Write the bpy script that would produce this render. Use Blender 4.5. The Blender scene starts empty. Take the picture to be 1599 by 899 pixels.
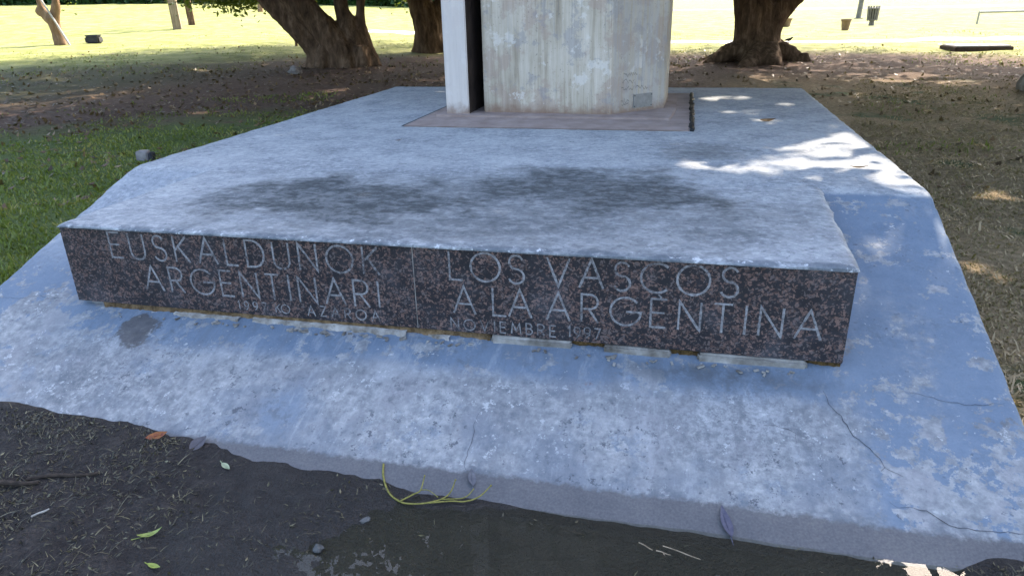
import bpy, bmesh, math, random
import numpy as np
from mathutils import Vector, Matrix, noise

rng = np.random.default_rng(7)
random.seed(7)
S = bpy.context.scene
COL = S.collection

# ------------------------------------------------------------------ camera, sky, sun, exposure
cam_d = bpy.data.cameras.new('camera')
cam = bpy.data.objects.new('camera', cam_d)
COL.objects.link(cam)
cam_d.sensor_width = 36.0
cam_d.lens = 1098.86 / 1599 * 36.0
cam_d.clip_end = 2000
CX = Vector((0.97339, 0.22810, -0.02192))      # right
CU = Vector((-0.06618, 0.37143, 0.92610))      # up
CB = Vector((0.21939, -0.90000, 0.37665))      # backwards
cam.matrix_world = Matrix(((CX.x, CU.x, CB.x, 0), (CX.y, CU.y, CB.y, 0), (CX.z, CU.z, CB.z, 1.6), (0, 0, 0, 1)))
S.camera = cam

SUN_AZ, SUN_EL = math.radians(25), math.radians(42)
SV = np.array([math.sin(SUN_AZ) * math.cos(SUN_EL), math.cos(SUN_AZ) * math.cos(SUN_EL), math.sin(SUN_EL)])
world = bpy.data.worlds.new('World')
S.world = world
world.use_nodes = True
wn = world.node_tree
sky = wn.nodes.new('ShaderNodeTexSky')
sky.sky_type = 'NISHITA'
sky.sun_disc = False
sky.sun_elevation = SUN_EL
sky.sun_rotation = SUN_AZ
sky.air_density = 1.0
sky.dust_density = 3.0
sky.ozone_density = 0.6
wn.links.new(sky.outputs[0], wn.nodes['Background'].inputs[0])
wn.nodes['Background'].inputs[1].default_value = 0.15
sun_d = bpy.data.lights.new('sun', 'SUN')
sun_d.energy = 2.5
sun_d.angle = math.radians(0.53)
sun_d.color = (1.0, 0.89, 0.74)
sun = bpy.data.objects.new('sun', sun_d)
COL.objects.link(sun)
sun.rotation_euler = Vector(-SV).to_track_quat('-Z', 'Y').to_euler()
sun.location = (10, 30, 30)
S.view_settings.view_transform = 'Standard'
S.view_settings.look = 'None'
S.view_settings.gamma = 1.0
S.view_settings.exposure = 2.35
S.cycles.max_bounces = 6; S.cycles.diffuse_bounces = 3; S.cycles.glossy_bounces = 2; S.cycles.transmission_bounces = 3; S.cycles.transparent_max_bounces = 4
S.cycles.caustics_reflective = False; S.cycles.caustics_refractive = False

# ------------------------------------------------------------------ helpers: objects
def tag(o, label=None, cat=None, group=None, kind=None):
    if label: o['label'] = label
    if cat: o['category'] = cat
    if group: o['group'] = group
    if kind: o['kind'] = kind
    return o

def empty(name, loc, label, cat, group=None):
    o = bpy.data.objects.new(name, None)
    o.empty_display_size = 0.2
    o.location = loc
    COL.objects.link(o)
    return tag(o, label, cat, group)

ROOTLOC = {}
def link(name, me, mat, parent=None, loc=None, smooth=False):
    """mesh given in world coordinates; stored relative to its root's base (or to loc)"""
    o = bpy.data.objects.new(name, me)
    COL.objects.link(o)
    if parent is not None:
        base = Vector((0, 0, 0)); p = parent
        while p is not None:
            base += p.location; p = p.parent
        me.transform(Matrix.Translation(-base))
        o.parent = parent
    elif loc is not None:
        me.transform(Matrix.Translation(-Vector(loc)))
        o.location = loc
    if mat: me.materials.append(mat)
    if smooth: me.polygons.foreach_set('use_smooth', np.ones(len(me.polygons), bool))
    me.update()
    return o

def pydata(name, v, f):
    me = bpy.data.meshes.new(name)
    me.from_pydata([tuple(map(float, p)) for p in v], [], f)
    me.update()
    return me

def fast_mesh(name, verts, faces, attr=None):
    """verts (n,3), faces (m,k) numpy"""
    me = bpy.data.meshes.new(name)
    n, (m, k) = len(verts), faces.shape
    me.vertices.add(n); me.loops.add(m * k); me.polygons.add(m)
    me.vertices.foreach_set('co', np.ascontiguousarray(verts, dtype=np.float32).ravel())
    me.loops.foreach_set('vertex_index', np.ascontiguousarray(faces, dtype=np.int32).ravel())
    me.polygons.foreach_set('loop_start', np.arange(0, m * k, k, dtype=np.int32))
    me.update(calc_edges=True)
    if attr is not None:
        a = me.attributes.new('tint', 'FLOAT', 'POINT')
        a.data.foreach_set('value', np.ascontiguousarray(attr, dtype=np.float32))
    return me

def bm_mesh(name, bm):
    bmesh.ops.recalc_face_normals(bm, faces=bm.faces)
    me = bpy.data.meshes.new(name)
    bm.to_mesh(me); bm.free()
    return me

def add_box(bm, c, s, rz=0.0, rx=0.0, ry=0.0, bev=0.0):
    b2 = bmesh.new()
    bmesh.ops.create_cube(b2, size=1.0)
    bmesh.ops.scale(b2, vec=s, verts=b2.verts)
    if bev: bmesh.ops.bevel(b2, geom=list(b2.edges), offset=bev, segments=2, affect='EDGES')
    b2.transform(Matrix.Translation(c) @ Matrix.Rotation(rz, 4, 'Z') @ Matrix.Rotation(ry, 4, 'Y') @ Matrix.Rotation(rx, 4, 'X'))
    tmp = bpy.data.meshes.new('t'); b2.to_mesh(tmp); b2.free()
    bm.from_mesh(tmp); bpy.data.meshes.remove(tmp)

def tube(bm, pts, rad, seg=10, wob=0.0, seed=0):
    pts = [Vector(p) for p in pts]
    rings = []
    for i, p in enumerate(pts):
        t = (pts[min(i + 1, len(pts) - 1)] - pts[max(i - 1, 0)]).normalized()
        a = t.orthogonal().normalized() if i == 0 else (a_prev - t * a_prev.dot(t)).normalized()
        a_prev = a
        b = t.cross(a)
        ring = []
        for k in range(seg):
            th = 2 * math.pi * k / seg
            r = rad[i] * (1 + wob * math.sin(3 * th + seed + i * 0.3) + wob * 0.6 * math.sin(5 * th + 2 * seed))
            ring.append(bm.verts.new(p + (a * math.cos(th) + b * math.sin(th)) * r))
        rings.append(ring)
    for i in range(len(rings) - 1):
        for k in range(seg):
            bm.faces.new((rings[i][k], rings[i][(k + 1) % seg], rings[i + 1][(k + 1) % seg], rings[i + 1][k]))
    bm.faces.new(list(reversed(rings[0]))); bm.faces.new(rings[-1])

def spline(pts, rad, n=4):
    """Catmull-Rom resample"""
    P = [Vector(p) for p in pts]
    out, ro = [], []
    for i in range(len(P) - 1):
        p0, p1, p2, p3 = P[max(i - 1, 0)], P[i], P[i + 1], P[min(i + 2, len(P) - 1)]
        for j in range(n):
            t = j / n
            out.append(0.5 * ((2 * p1) + (p2 - p0) * t + (2 * p0 - 5 * p1 + 4 * p2 - p3) * t * t + (3 * p1 - p0 - 3 * p2 + p3) * t ** 3))
            ro.append(rad[i] * (1 - t) + rad[i + 1] * t)
    out.append(P[-1]); ro.append(rad[-1])
    return out, ro

def remesh(bm, voxel):
    me = bm_mesh('tmp', bm)
    o = bpy.data.objects.new('tmp', me); COL.objects.link(o)
    m = o.modifiers.new('r', 'REMESH'); m.mode = 'VOXEL'; m.voxel_size = voxel; m.use_smooth_shade = True
    s = o.modifiers.new('s', 'SMOOTH'); s.iterations = 3; s.factor = 0.5
    dg = bpy.context.evaluated_depsgraph_get(); dg.update()
    out = bpy.data.meshes.new_from_object(o.evaluated_get(dg))
    bpy.data.objects.remove(o); bpy.data.meshes.remove(me)
    return out

def smooth01(a, b, x):
    t = np.clip((np.asarray(x, float) - a) / (b - a), 0, 1)
    return t * t * (3 - 2 * t)

def fbm(p, o=4):
    return noise.fractal(Vector(p), 1.0, 2.0, o)

# ------------------------------------------------------------------ helpers: materials
class NT:
    def __init__(s, name):
        s.m = bpy.data.materials.new(name); s.m.use_nodes = True
        s.t = s.m.node_tree; s.t.nodes.clear()
        s.out = s.t.nodes.new('ShaderNodeOutputMaterial')
        g = s.t.nodes.new('ShaderNodeNewGeometry')
        s.pos = g.outputs['Position']; s.normal = g.outputs['Normal']
    def put(s, sock, v):
        if hasattr(v, 'links') or isinstance(v, bpy.types.NodeSocket): s.t.links.new(v, sock)
        else:
            if isinstance(v, tuple) and len(v) == 3 and sock.type == 'RGBA': v = (*v, 1)
            sock.default_value = v
    def math(s, op, a, b=0.0, c=None, clamp=False):
        n = s.t.nodes.new('ShaderNodeMath'); n.operation = op; n.use_clamp = clamp
        s.put(n.inputs[0], a); s.put(n.inputs[1], b)
        if c is not None: s.put(n.inputs[2], c)
        return n.outputs[0]
    def vscale(s, v, sc):
        n = s.t.nodes.new('ShaderNodeVectorMath'); n.operation = 'MULTIPLY'
        s.put(n.inputs[0], v); n.inputs[1].default_value = sc
        return n.outputs[0]
    def vadd(s, v, w):
        n = s.t.nodes.new('ShaderNodeVectorMath'); n.operation = 'ADD'
        s.put(n.inputs[0], v); s.put(n.inputs[1], w)
        return n.outputs[0]
    def noise(s, scale, detail=4, rough=0.55, vec=None, dist=0.0, col=False):
        n = s.t.nodes.new('ShaderNodeTexNoise')
        s.put(n.inputs['Vector'], vec if vec is not None else s.pos)
        n.inputs['Scale'].default_value = scale; n.inputs['Detail'].default_value = detail
        n.inputs['Roughness'].default_value = rough; n.inputs['Distortion'].default_value = dist
        return n.outputs['Color' if col else 'Fac']
    def voro(s, scale, vec=None, feature='F1', out='Distance', rand=1.0):
        n = s.t.nodes.new('ShaderNodeTexVoronoi'); n.feature = feature
        s.put(n.inputs['Vector'], vec if vec is not None else s.pos)
        n.inputs['Scale'].default_value = scale; n.inputs['Randomness'].default_value = rand
        return n.outputs[out]
    def sep(s, v=None):
        n = s.t.nodes.new('ShaderNodeSeparateXYZ'); s.put(n.inputs[0], v if v is not None else s.pos)
        return n.outputs
    def ss(s, a, b, x):
        n = s.t.nodes.new('ShaderNodeMapRange'); n.interpolation_type = 'SMOOTHSTEP'
        if a > b:
            n.inputs['From Min'].default_value = b; n.inputs['From Max'].default_value = a
            n.inputs['To Min'].default_value = 1; n.inputs['To Max'].default_value = 0
        else:
            n.inputs['From Min'].default_value = a; n.inputs['From Max'].default_value = b
        s.put(n.inputs['Value'], x)
        return n.outputs[0]
    def mix(s, fac, a, b, blend='MIX'):
        n = s.t.nodes.new('ShaderNodeMix'); n.data_type = 'RGBA'; n.blend_type = blend
        s.put(n.inputs[0], fac); s.put(n.inputs[6], a); s.put(n.inputs[7], b)
        return n.outputs[2]
    def ramp(s, x, stops):
        n = s.t.nodes.new('ShaderNodeValToRGB'); e = n.color_ramp.elements
        while len(e) < len(stops): e.new(0.5)
        for el, (p, c) in zip(e, stops): el.position = p; el.color = (*c, 1)
        s.put(n.inputs[0], x)
        return n.outputs[0]
    def attr(s, name='tint'):
        n = s.t.nodes.new('ShaderNodeAttribute'); n.attribute_name = name
        return n.outputs['Fac']
    def mul(s, *a):
        r = a[0]
        for b in a[1:]: r = s.math('MULTIPLY', r, b)
        return r
    def inv(s, a): return s.math('SUBTRACT', 1.0, a)
    def ell(s, cx, cy, rx, ry, nz, amp, lo=0.45, hi=1.0):
        x, y = s.xyz[0], s.xyz[1]
        a = s.math('POWER', s.math('DIVIDE', s.math('SUBTRACT', x, cx), rx), 2.0)
        b = s.math('POWER', s.math('DIVIDE', s.math('SUBTRACT', y, cy), ry), 2.0)
        d = s.math('SQRT', s.math('ADD', a, b))
        d = s.math('ADD', d, s.math('MULTIPLY', s.math('SUBTRACT', nz, 0.5), amp))
        return s.ss(hi, lo, d)
    def bump(s, h, strength=0.3, dist=0.01):
        n = s.t.nodes.new('ShaderNodeBump'); n.inputs['Strength'].default_value = strength
        n.inputs['Distance'].default_value = dist; s.put(n.inputs['Height'], h)
        return n.outputs[0]
    def finish(s, col, rough=0.8, bump=None, spec=0.3, metal=0.0):
        p = s.t.nodes.new('ShaderNodeBsdfPrincipled')
        s.put(p.inputs['Base Color'], col); s.put(p.inputs['Roughness'], rough)
        s.put(p.inputs['Specular IOR Level'], spec); p.inputs['Metallic'].default_value = metal
        if bump is not None: s.put(p.inputs['Normal'], bump)
        s.t.links.new(p.outputs[0], s.out.inputs[0])
        s.p = p
        return s.m

def simple(name, c1, c2, scale=8, rough=0.8, bump=0.2, vec_scale=None, metal=0.0, spec=0.3, bdist=0.01):
    n = NT(name)
    v = n.vscale(n.pos, vec_scale) if vec_scale else n.pos
    z = n.noise(scale, 6, 0.6, v)
    return n.finish(n.ramp(z, [(0.3, c1), (0.7, c2)]), rough, n.bump(n.noise(scale * 3, 6, 0.65, v), bump, bdist), spec, metal)

# platform dimensions (metres): plateau, ramp foot, granite face
PX0, PX1, PYB, PYK, PYF, PH = -3.43, 1.238, 8.32, 3.826, 1.89, 0.674
GY, GX0, GX1, GZ0, GZ1 = 2.617, -2.84, 0.662, 0.284, 0.664
RS = PH / (PYK - PYF)

# ---- painted concrete of the platform
def make_paint():
    n = NT('worn_blue_paint_on_concrete')
    n.xyz = n.sep(); x, y, z = n.xyz
    big = n.noise(1.3, 3, 0.6); mid = n.noise(5.0, 5, 0.62); fine = n.noise(28.0, 4, 0.65); vfine = n.noise(120.0, 2, 0.6)
    mid2 = n.noise(3.1, 5, 0.68, n.vadd(n.pos, (7., 3., 1.)))
    chip = n.noise(8.0, 6, 0.72)
    spot = n.noise(48.0, 2, 0.55)
    onramp = n.ss(0.664, 0.652, n.math('ADD', z, n.math('MULTIPLY', n.math('SUBTRACT', mid, 0.5), 0.02)))
    # ---- plateau: thin pale wash over cement, mottled, flaked in short dashes
    dash = n.noise(17.0, 5, 0.72, n.vscale(n.pos, (0.8, 1.1, 1.0)), 0.4)
    top = n.ramp(n.math('ADD', n.math('MULTIPLY', mid2, 0.55), n.math('MULTIPLY', fine, 0.45)),
                 [(0.34, (0.165, 0.178, 0.196)), (0.48, (0.295, 0.308, 0.326)), (0.64, (0.43, 0.437, 0.443))])
    top = n.mix(n.mul(n.ss(0.54, 0.62, dash), 0.55), top, (0.49, 0.50, 0.51))
    top = n.mix(n.mul(n.ss(0.40, 0.33, dash), n.ss(0.36, 0.56, mid2), 0.75), top, (0.12, 0.135, 0.155))
    gr = n.noise(34.0, 4, 0.75, n.vadd(n.pos, (2., 5., 7.)))
    top = n.mix(n.mul(n.ss(0.57, 0.63, gr), n.ss(0.40, 0.58, mid), 0.6), top, (0.13, 0.145, 0.165))
    top = n.mix(n.mul(n.ss(0.41, 0.36, gr), 0.55), top, (0.50, 0.51, 0.52))
    # ---- ramp: blue coat worn back to whitish cement
    blue = n.ramp(n.math('ADD', n.math('MULTIPLY', mid, 0.7), n.math('MULTIPLY', fine, 0.3)), [(0.3, (0.118, 0.155, 0.212)), (0.7, (0.175, 0.215, 0.272))])
    pale = n.ramp(n.math('ADD', n.math('MULTIPLY', fine, 0.55), n.math('MULTIPLY', mid2, 0.45)), [(0.36, (0.135, 0.142, 0.157)), (0.50, (0.235, 0.24, 0.250)), (0.64, (0.375, 0.372, 0.37))])
    pale = n.mix(n.mul(n.ss(0.48, 0.66, mid), 0.45), pale, (0.285, 0.275, 0.29))
    centre = n.mul(n.ss(-3.1, -2.5, x), n.ss(0.78, 0.60, n.math('ADD', x, n.math('MULTIPLY', n.math('SUBTRACT', mid, 0.5), 0.3))))
    low = n.ss(2.50, 2.38, n.math('ADD', y, n.math('MULTIPLY', n.math('SUBTRACT', mid2, 0.5), 0.22)))
    soft = n.mul(centre, low, n.ss(0.63, 0.545, n.math('ADD', n.math('MULTIPLY', mid2, 0.45), n.math('MULTIPLY', chip, 0.55))))
    bluepatch = n.ell(-1.50, 2.16, 0.17, 0.20, mid2, 1.4, 0.3, 1.1)
    soft = n.mul(soft, n.inv(n.mul(bluepatch, 0.8)))
    rightlow = n.mul(n.ss(0.62, 0.85, x), n.ss(2.55, 2.15, y))
    rband = n.ell(0.95, 2.75, 0.13, 0.60, mid, 0.9, 0.1, 1.2)
    lband = n.ell(-2.95, 2.35, 0.45, 0.5, mid, 1.0, 0.2, 1.2)
    crisp = n.math('ADD', n.math('MULTIPLY', rightlow, 0.115), n.math('MULTIPLY', lband, 0.16))
    crisp = n.ss(0.555, 0.595, n.math('ADD', chip, crisp))
    haze = n.mul(rband, n.ss(0.40, 0.66, chip), 0.7)
    flecks = n.mul(n.ss(0.65, 0.69, n.noise(30.0, 3, 0.6)), n.ss(0.45, 0.6, mid), 0.7)
    worn = n.math('MAXIMUM', n.math('MAXIMUM', soft, crisp), n.math('MAXIMUM', haze, flecks))
    ramp = n.mix(worn, blue, pale)
    # dirt: broad grey clouds, grainy lichen, pits, a few rusty spots
    cloud = n.mul(n.ss(0.50, 0.68, mid), n.ss(0.42, 0.60, fine), centre)
    ramp = n.mix(n.mul(cloud, 0.72), ramp, (0.095, 0.103, 0.118))
    tone = n.noise(1.9, 4, 0.62, n.vadd(n.pos, (4., 1., 6.)))
    ramp = n.mix(n.mul(n.ss(0.50, 0.64, tone), centre, 0.55), ramp, (0.135, 0.155, 0.19))
    ramp = n.mix(n.mul(n.ss(0.46, 0.34, tone), centre, low, 0.5), ramp, (0.37, 0.375, 0.39))
    run = n.noise(7.0, 5, 0.70, n.vscale(n.pos, (2.2, 0.55, 0.55)), 0.3)
    ramp = n.mix(n.mul(n.ss(0.50, 0.66, run), centre, 0.34), ramp, (0.11, 0.12, 0.138))
    ramp = n.mix(n.mul(n.ss(0.46, 0.34, run), centre, 0.22), ramp, (0.42, 0.425, 0.435))
    lz = n.math('MAXIMUM', n.ell(0.30, 2.33, 0.45, 0.26, chip, 2.6, 0.0, 1.2), n.math('MAXIMUM', n.ell(-2.45, 2.25, 0.45, 0.26, chip, 2.6, 0.0, 1.2), n.mul(n.ss(0.48, 0.66, mid2), 0.55)))
    lich = n.mul(n.ss(0.44, 0.60, n.noise(50.0, 4, 0.75)), lz)
    ramp = n.mix(n.mul(lich, 0.62), ramp, (0.10, 0.11, 0.125))
    crk = n.noise(19.0, 5, 0.78, n.vadd(n.pos, (6., 2., 3.)))
    ramp = n.mix(n.mul(n.ss(0.575, 0.625, crk), soft, n.math('ADD', 0.2, n.ss(0.44, 0.56, mid2)), 0.72), ramp, (0.075, 0.082, 0.098))
    ramp = n.mix(n.mul(n.ss(0.42, 0.37, crk), n.math('ADD', 0.15, n.ss(0.52, 0.42, mid2)), worn, 0.6), ramp, (0.47, 0.475, 0.48))
    pit = n.mul(n.ss(0.675, 0.715, spot), n.ss(0.45, 0.6, mid2))
    ramp = n.mix(n.mul(pit, 0.75), ramp, (0.075, 0.08, 0.10))
    white = n.mul(n.ss(0.34, 0.30, spot), n.ss(0.50, 0.38, mid))
    ramp = n.mix(n.mul(white, 0.6), ramp, (0.48, 0.48, 0.48))
    rust = n.mul(n.ss(0.695, 0.74, n.noise(5.0, 5, 0.66, n.vadd(n.pos, (1., 4., 8.)))), 0.6)
    ramp = n.mix(rust, ramp, (0.21, 0.15, 0.14))
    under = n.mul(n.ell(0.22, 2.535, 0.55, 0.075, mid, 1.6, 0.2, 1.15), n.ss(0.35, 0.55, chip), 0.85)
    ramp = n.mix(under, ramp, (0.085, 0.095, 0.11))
    bare = n.ell(-2.42, 2.50, 0.115, 0.10, chip, 2.6, 0.72, 0.98)
    ramp = n.mix(n.mul(bare, 0.9), ramp, n.mix(fine, (0.03, 0.028, 0.03), (0.16, 0.145, 0.14)))
    leftrim = n.mul(n.ss(-2.6, -2.9, x), n.ss(2.75, 3.3, y))
    onramp = n.mul(onramp, n.inv(n.mul(leftrim, 0.75)))
    colr = n.mix(onramp, top, ramp)
    # ---- soot-dark stains over the block top and the break
    dn = n.noise(2.4, 5, 0.68)
    st = n.ell(-1.62, 3.27, 0.90, 0.48, dn, 2.2, 0.50, 1.15)
    st = n.math('MAXIMUM', st, n.ell(-0.42, 3.60, 0.84, 0.62, dn, 2.2, 0.45, 1.15))
    st = n.math('MAXIMUM', st, n.mul(n.ell(-0.85, 3.22, 1.75, 0.80, dn, 1.9, 0.35, 1.2), 0.66))
    st = n.math('MAXIMUM', st, n.mul(n.ell(0.15, 4.7, 0.4, 0.35, dn, 2.4, 0.2, 1.1), 0.6))
    brk = n.ss(0.58, 0.40, dash)
    high = n.ss(0.60, 0.64, z)
    st = n.mul(st, high, n.math('ADD', 0.72, n.math('MULTIPLY', brk, 0.28)))
    colr = n.mix(n.mul(st, 0.96), colr, n.mix(fine, (0.022, 0.027, 0.03), (0.07, 0.078, 0.083)))
    # front lip of the block: broken dark and white line
    lip = n.mul(n.ss(2.66, 2.625, y), high)
    colr = n.mix(n.mul(lip, n.ss(0.42, 0.58, chip), 0.7), colr, (0.08, 0.095, 0.115))
    colr = n.mix(n.mul(lip, n.ss(0.60, 0.66, fine), 0.8), colr, (0.58, 0.59, 0.61))
    # ---- damp, silted strip up to the old water line
    wl = n.math('ADD', z, n.math('ADD', n.math('MULTIPLY', n.math('SUBTRACT', fine, 0.5), 0.016), n.math('MULTIPLY', n.math('SUBTRACT', chip, 0.5), 0.014)))
    wet = n.ss(0.041, 0.033, wl)
    silt = n.ramp(n.math('ADD', n.math('MULTIPLY', mid2, 0.6), n.math('MULTIPLY', vfine, 0.4)), [(0.32, (0.07, 0.07, 0.078)), (0.52, (0.105, 0.102, 0.108)), (0.7, (0.14, 0.132, 0.13))])
    halo = n.mul(n.ss(0.062, 0.038, wl), n.ss(0.46, 0.62, chip))
    colr = n.mix(n.mul(halo, 0.7), colr, (0.10, 0.11, 0.13))
    colr = n.mix(wet, colr, silt)
    colr = n.mix(0.14, colr, n.mix(vfine, (0.05, 0.05, 0.06), (0.85, 0.85, 0.86)), 'OVERLAY')
    h = n.math('ADD', n.math('MULTIPLY', fine, 0.6), n.math('MULTIPLY', vfine, 0.3))
    return n.finish(colr, n.math('SUBTRACT', 0.78, n.math('MULTIPLY', wet, 0.2)), n.bump(h, 0.55, 0.007), 0.3)
M_PAINT = make_paint()

def make_granite():
    n = NT('brown_black_granite')
    wob = n.vadd(n.pos, n.vscale(n.noise(38.0, 3, 0.6, None, 0, True), (0.050, 0.050, 0.050)))
    wob = n.vscale(wob, (1.0, 1.0, 1.25))
    cid = n.voro(84.0, wob, 'F1', 'Color')
    r = n.sep(cid)
    dist = n.voro(84.0, wob, 'F1', 'Distance')
    field = n.noise(6.0, 4, 0.6)
    sel = n.math('ADD', r[0], n.math('MULTIPLY', n.math('SUBTRACT', field, 0.5), 1.3))
    grain = n.noise(240.0, 4, 0.7)
    feld = n.mix(r[1], (0.075, 0.042, 0.036), (0.22, 0.135, 0.11))
    feld = n.mix(n.ss(0.6, 0.8, r[2]), feld, (0.13, 0.10, 0.095))
    dark = n.mix(grain, (0.006, 0.006, 0.008), (0.026, 0.024, 0.029))
    m = n.mul(n.ss(0.36, 0.42, sel), n.ss(0.66, 0.46, dist))
    m = n.mul(m, n.math('ADD', 0.55, n.math('MULTIPLY', grain, 0.7)), 1.0)
    c = n.mix(m, dark, feld)
    spk = n.mul(n.ss(0.64, 0.72, n.noise(150.0, 3, 0.6)), 0.5)
    c = n.mix(spk, c, (0.20, 0.17, 0.175))
    dust = n.mul(n.ss(0.45, 0.75, n.noise(4.0, 6, 0.7)), 0.10)
    c = n.mix(dust, c, (0.35, 0.35, 0.40))
    return n.finish(c, n.math('ADD', 0.34, n.math('MULTIPLY', grain, 0.2)), n.bump(grain, 0.12, 0.002), 0.4)
M_GRAN = make_granite()

def make_letter(name='worn_cut_letter', sh=0.0):
    n = NT(name)
    a = n.noise(70.0, 5, 0.7); b = n.noise(9.0, 4, 0.6)
    c = n.ramp(n.math('SUBTRACT', n.math('ADD', n.math('MULTIPLY', a, 0.7), n.math('MULTIPLY', b, 0.4)), sh),
               [(0.38, (0.04, 0.032, 0.032)), (0.48, (0.15, 0.142, 0.146)), (0.67, (0.34, 0.33, 0.335))])
    return n.finish(c, 0.9, n.bump(a, 0.5, 0.003), 0.2)
M_LET = make_letter()
M_LET2 = make_letter('faint_cut_letter', 0.03)

def make_pillar():
    n = NT('board_marked_concrete')
    n.xyz = n.sep(); x, y, z = n.xyz
    st = n.noise(22.0, 7, 0.68, n.vscale(n.pos, (1.0, 1.0, 0.045)))
    st2 = n.noise(60.0, 5, 0.65, n.vscale(n.pos, (1.0, 1.0, 0.03)))
    blot = n.noise(3.2, 6, 0.62, n.vscale(n.pos, (1.0, 1.0, 0.6)))
    c = n.ramp(n.math('ADD', n.math('MULTIPLY', st, 0.65), n.math('MULTIPLY', blot, 0.4)),
               [(0.36, (0.27, 0.22, 0.16)), (0.50, (0.46, 0.395, 0.31)), (0.66, (0.62, 0.55, 0.46))])
    c = n.mix(n.mul(n.ss(0.50, 0.58, n.noise(3.6, 6, 0.70, n.vadd(n.pos, (3., 1., 0.)))), 0.5), c, (0.36, 0.26, 0.21))
    c = n.mix(n.mul(n.ss(0.57, 0.62, n.noise(4.6, 6, 0.74, n.vadd(n.pos, (8., 1., 5.)))), 0.45), c, (0.25, 0.245, 0.265))
    c = n.mix(n.mul(n.ss(0.57, 0.62, n.noise(3.8, 6, 0.72, n.vadd(n.pos, (1., 6., 2.)))), 0.65), c, (0.66, 0.61, 0.55))
    c = n.mix(n.mul(n.ss(0.55, 0.72, st2), 0.45), c, (0.22, 0.215, 0.21))
    c = n.mix(n.mul(n.ss(0.66, 0.70, n.noise(55.0, 3, 0.5)), 0.5), c, (0.15, 0.14, 0.13))
    # whiter paint on the narrow fin, greyer streaks on the chamfered right side
    c = n.mix(n.mul(n.ss(-1.79, -1.81, x), 0.75), c, n.mix(st, (0.56, 0.50, 0.47), (0.70, 0.635, 0.60)))
    c = n.mix(n.mul(n.ss(-0.60, -0.58, x), n.ss(0.35, 0.60, st), 0.6), c, (0.30, 0.295, 0.30))
    # rusty splash line at the foot
    foot = n.ss(0.80, 0.69, n.math('ADD', z, n.math('MULTIPLY', n.math('SUBTRACT', n.noise(14.0, 5, 0.65), 0.5), 0.16)))
    c = n.mix(n.mul(foot, 0.75), c, (0.21, 0.125, 0.085))
    return n.finish(c, 0.85, n.bump(n.math('ADD', st2, n.math('MULTIPLY', st, 0.6)), 0.35, 0.008), 0.2)
M_PIL = make_pillar()
M_INSET = simple('red_brown_screed', (0.24, 0.175, 0.15), (0.37, 0.29, 0.26), 6, 0.9, 0.3)
M_BLACK = simple('black_mastic', (0.006, 0.006, 0.007), (0.02, 0.02, 0.02), 20, 0.6, 0.5)
M_CRACK = simple('crack_shadow_dirt', (0.02, 0.02, 0.025), (0.06, 0.06, 0.075), 30, 1.0, 0.2)
M_MORT = simple('tan_mortar', (0.045, 0.026, 0.010), (0.33, 0.22, 0.12), 22, 0.95, 0.9, bdist=0.02)
M_RUB = simple('ochre_rubble', (0.018, 0.011, 0.005), (0.22, 0.135, 0.05), 30, 0.95, 0.9, bdist=0.02)
M_PAD = simple('white_marble_offcut', (0.10, 0.085, 0.07), (0.42, 0.395, 0.365), 11, 0.7, 0.3)
M_PLAQ = simple('dull_zinc_plaque', (0.17, 0.165, 0.155), (0.26, 0.25, 0.24), 25, 0.5, 0.2, spec=0.5)

def make_bark(name, c1, c2, c3):
    n = NT(name)
    v = n.vscale(n.pos, (1.0, 1.0, 0.28))
    a = n.noise(9.0, 8, 0.68, v, 0.5); b = n.noise(2.2, 5, 0.6); f = n.noise(42.0, 5, 0.65, v)
    c = n.ramp(n.math('ADD', n.math('MULTIPLY', a, 0.75), n.math('MULTIPLY', b, 0.3)), [(0.36, c1), (0.54, c2), (0.72, c3)])
    return n.finish(c, 0.92, n.bump(n.math('ADD', a, n.math('MULTIPLY', f, 0.4)), 0.7, 0.05), 0.15)
M_BARK = make_bark('grey_brown_fig_bark', (0.036, 0.022, 0.014), (0.125, 0.078, 0.050), (0.27, 0.18, 0.122))
M_BARK2 = make_bark('pale_bark', (0.12, 0.075, 0.045), (0.22, 0.14, 0.085), (0.34, 0.24, 0.16))

def make_leaf(name, c1, c2, c3, trans=0.35):
    n = NT(name)
    t = n.attr()
    c = n.ramp(t, [(0.0, c1), (0.55, c2), (1.0, c3)])
    p = n.t.nodes.new('ShaderNodeBsdfPrincipled'); n.put(p.inputs['Base Color'], c)
    p.inputs['Roughness'].default_value = 0.45; p.inputs['Specular IOR Level'].default_value = 0.35
    tr = n.t.nodes.new('ShaderNodeBsdfTranslucent'); n.put(tr.inputs[0], n.mix(0.5, c, (0.22, 0.26, 0.02)))
    mx = n.t.nodes.new('ShaderNodeMixShader'); mx.inputs[0].default_value = trans
    n.t.links.new(p.outputs[0], mx.inputs[1]); n.t.links.new(tr.outputs[0], mx.inputs[2]); n.t.links.new(mx.outputs[0], n.out.inputs[0])
    return n.m
M_LEAF = make_leaf('fig_leaf', (0.025, 0.05, 0.012), (0.05, 0.09, 0.02), (0.16, 0.20, 0.03))
M_HEDGE = make_leaf('hedge_leaf', (0.015, 0.045, 0.012), (0.03, 0.08, 0.02), (0.06, 0.11, 0.03), 0.2)
M_GREEN = make_leaf('green_grass_blade', (0.085, 0.12, 0.02), (0.165, 0.205, 0.04), (0.36, 0.30, 0.09), 0.3)
M_DRY = make_leaf('dry_grass_blade', (0.13, 0.11, 0.04), (0.30, 0.215, 0.12), (0.48, 0.35, 0.21), 0.2)
M_LAWN = make_leaf('lawn_blade', (0.09, 0.13, 0.02), (0.18, 0.21, 0.05), (0.33, 0.32, 0.12), 0.3)
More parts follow.
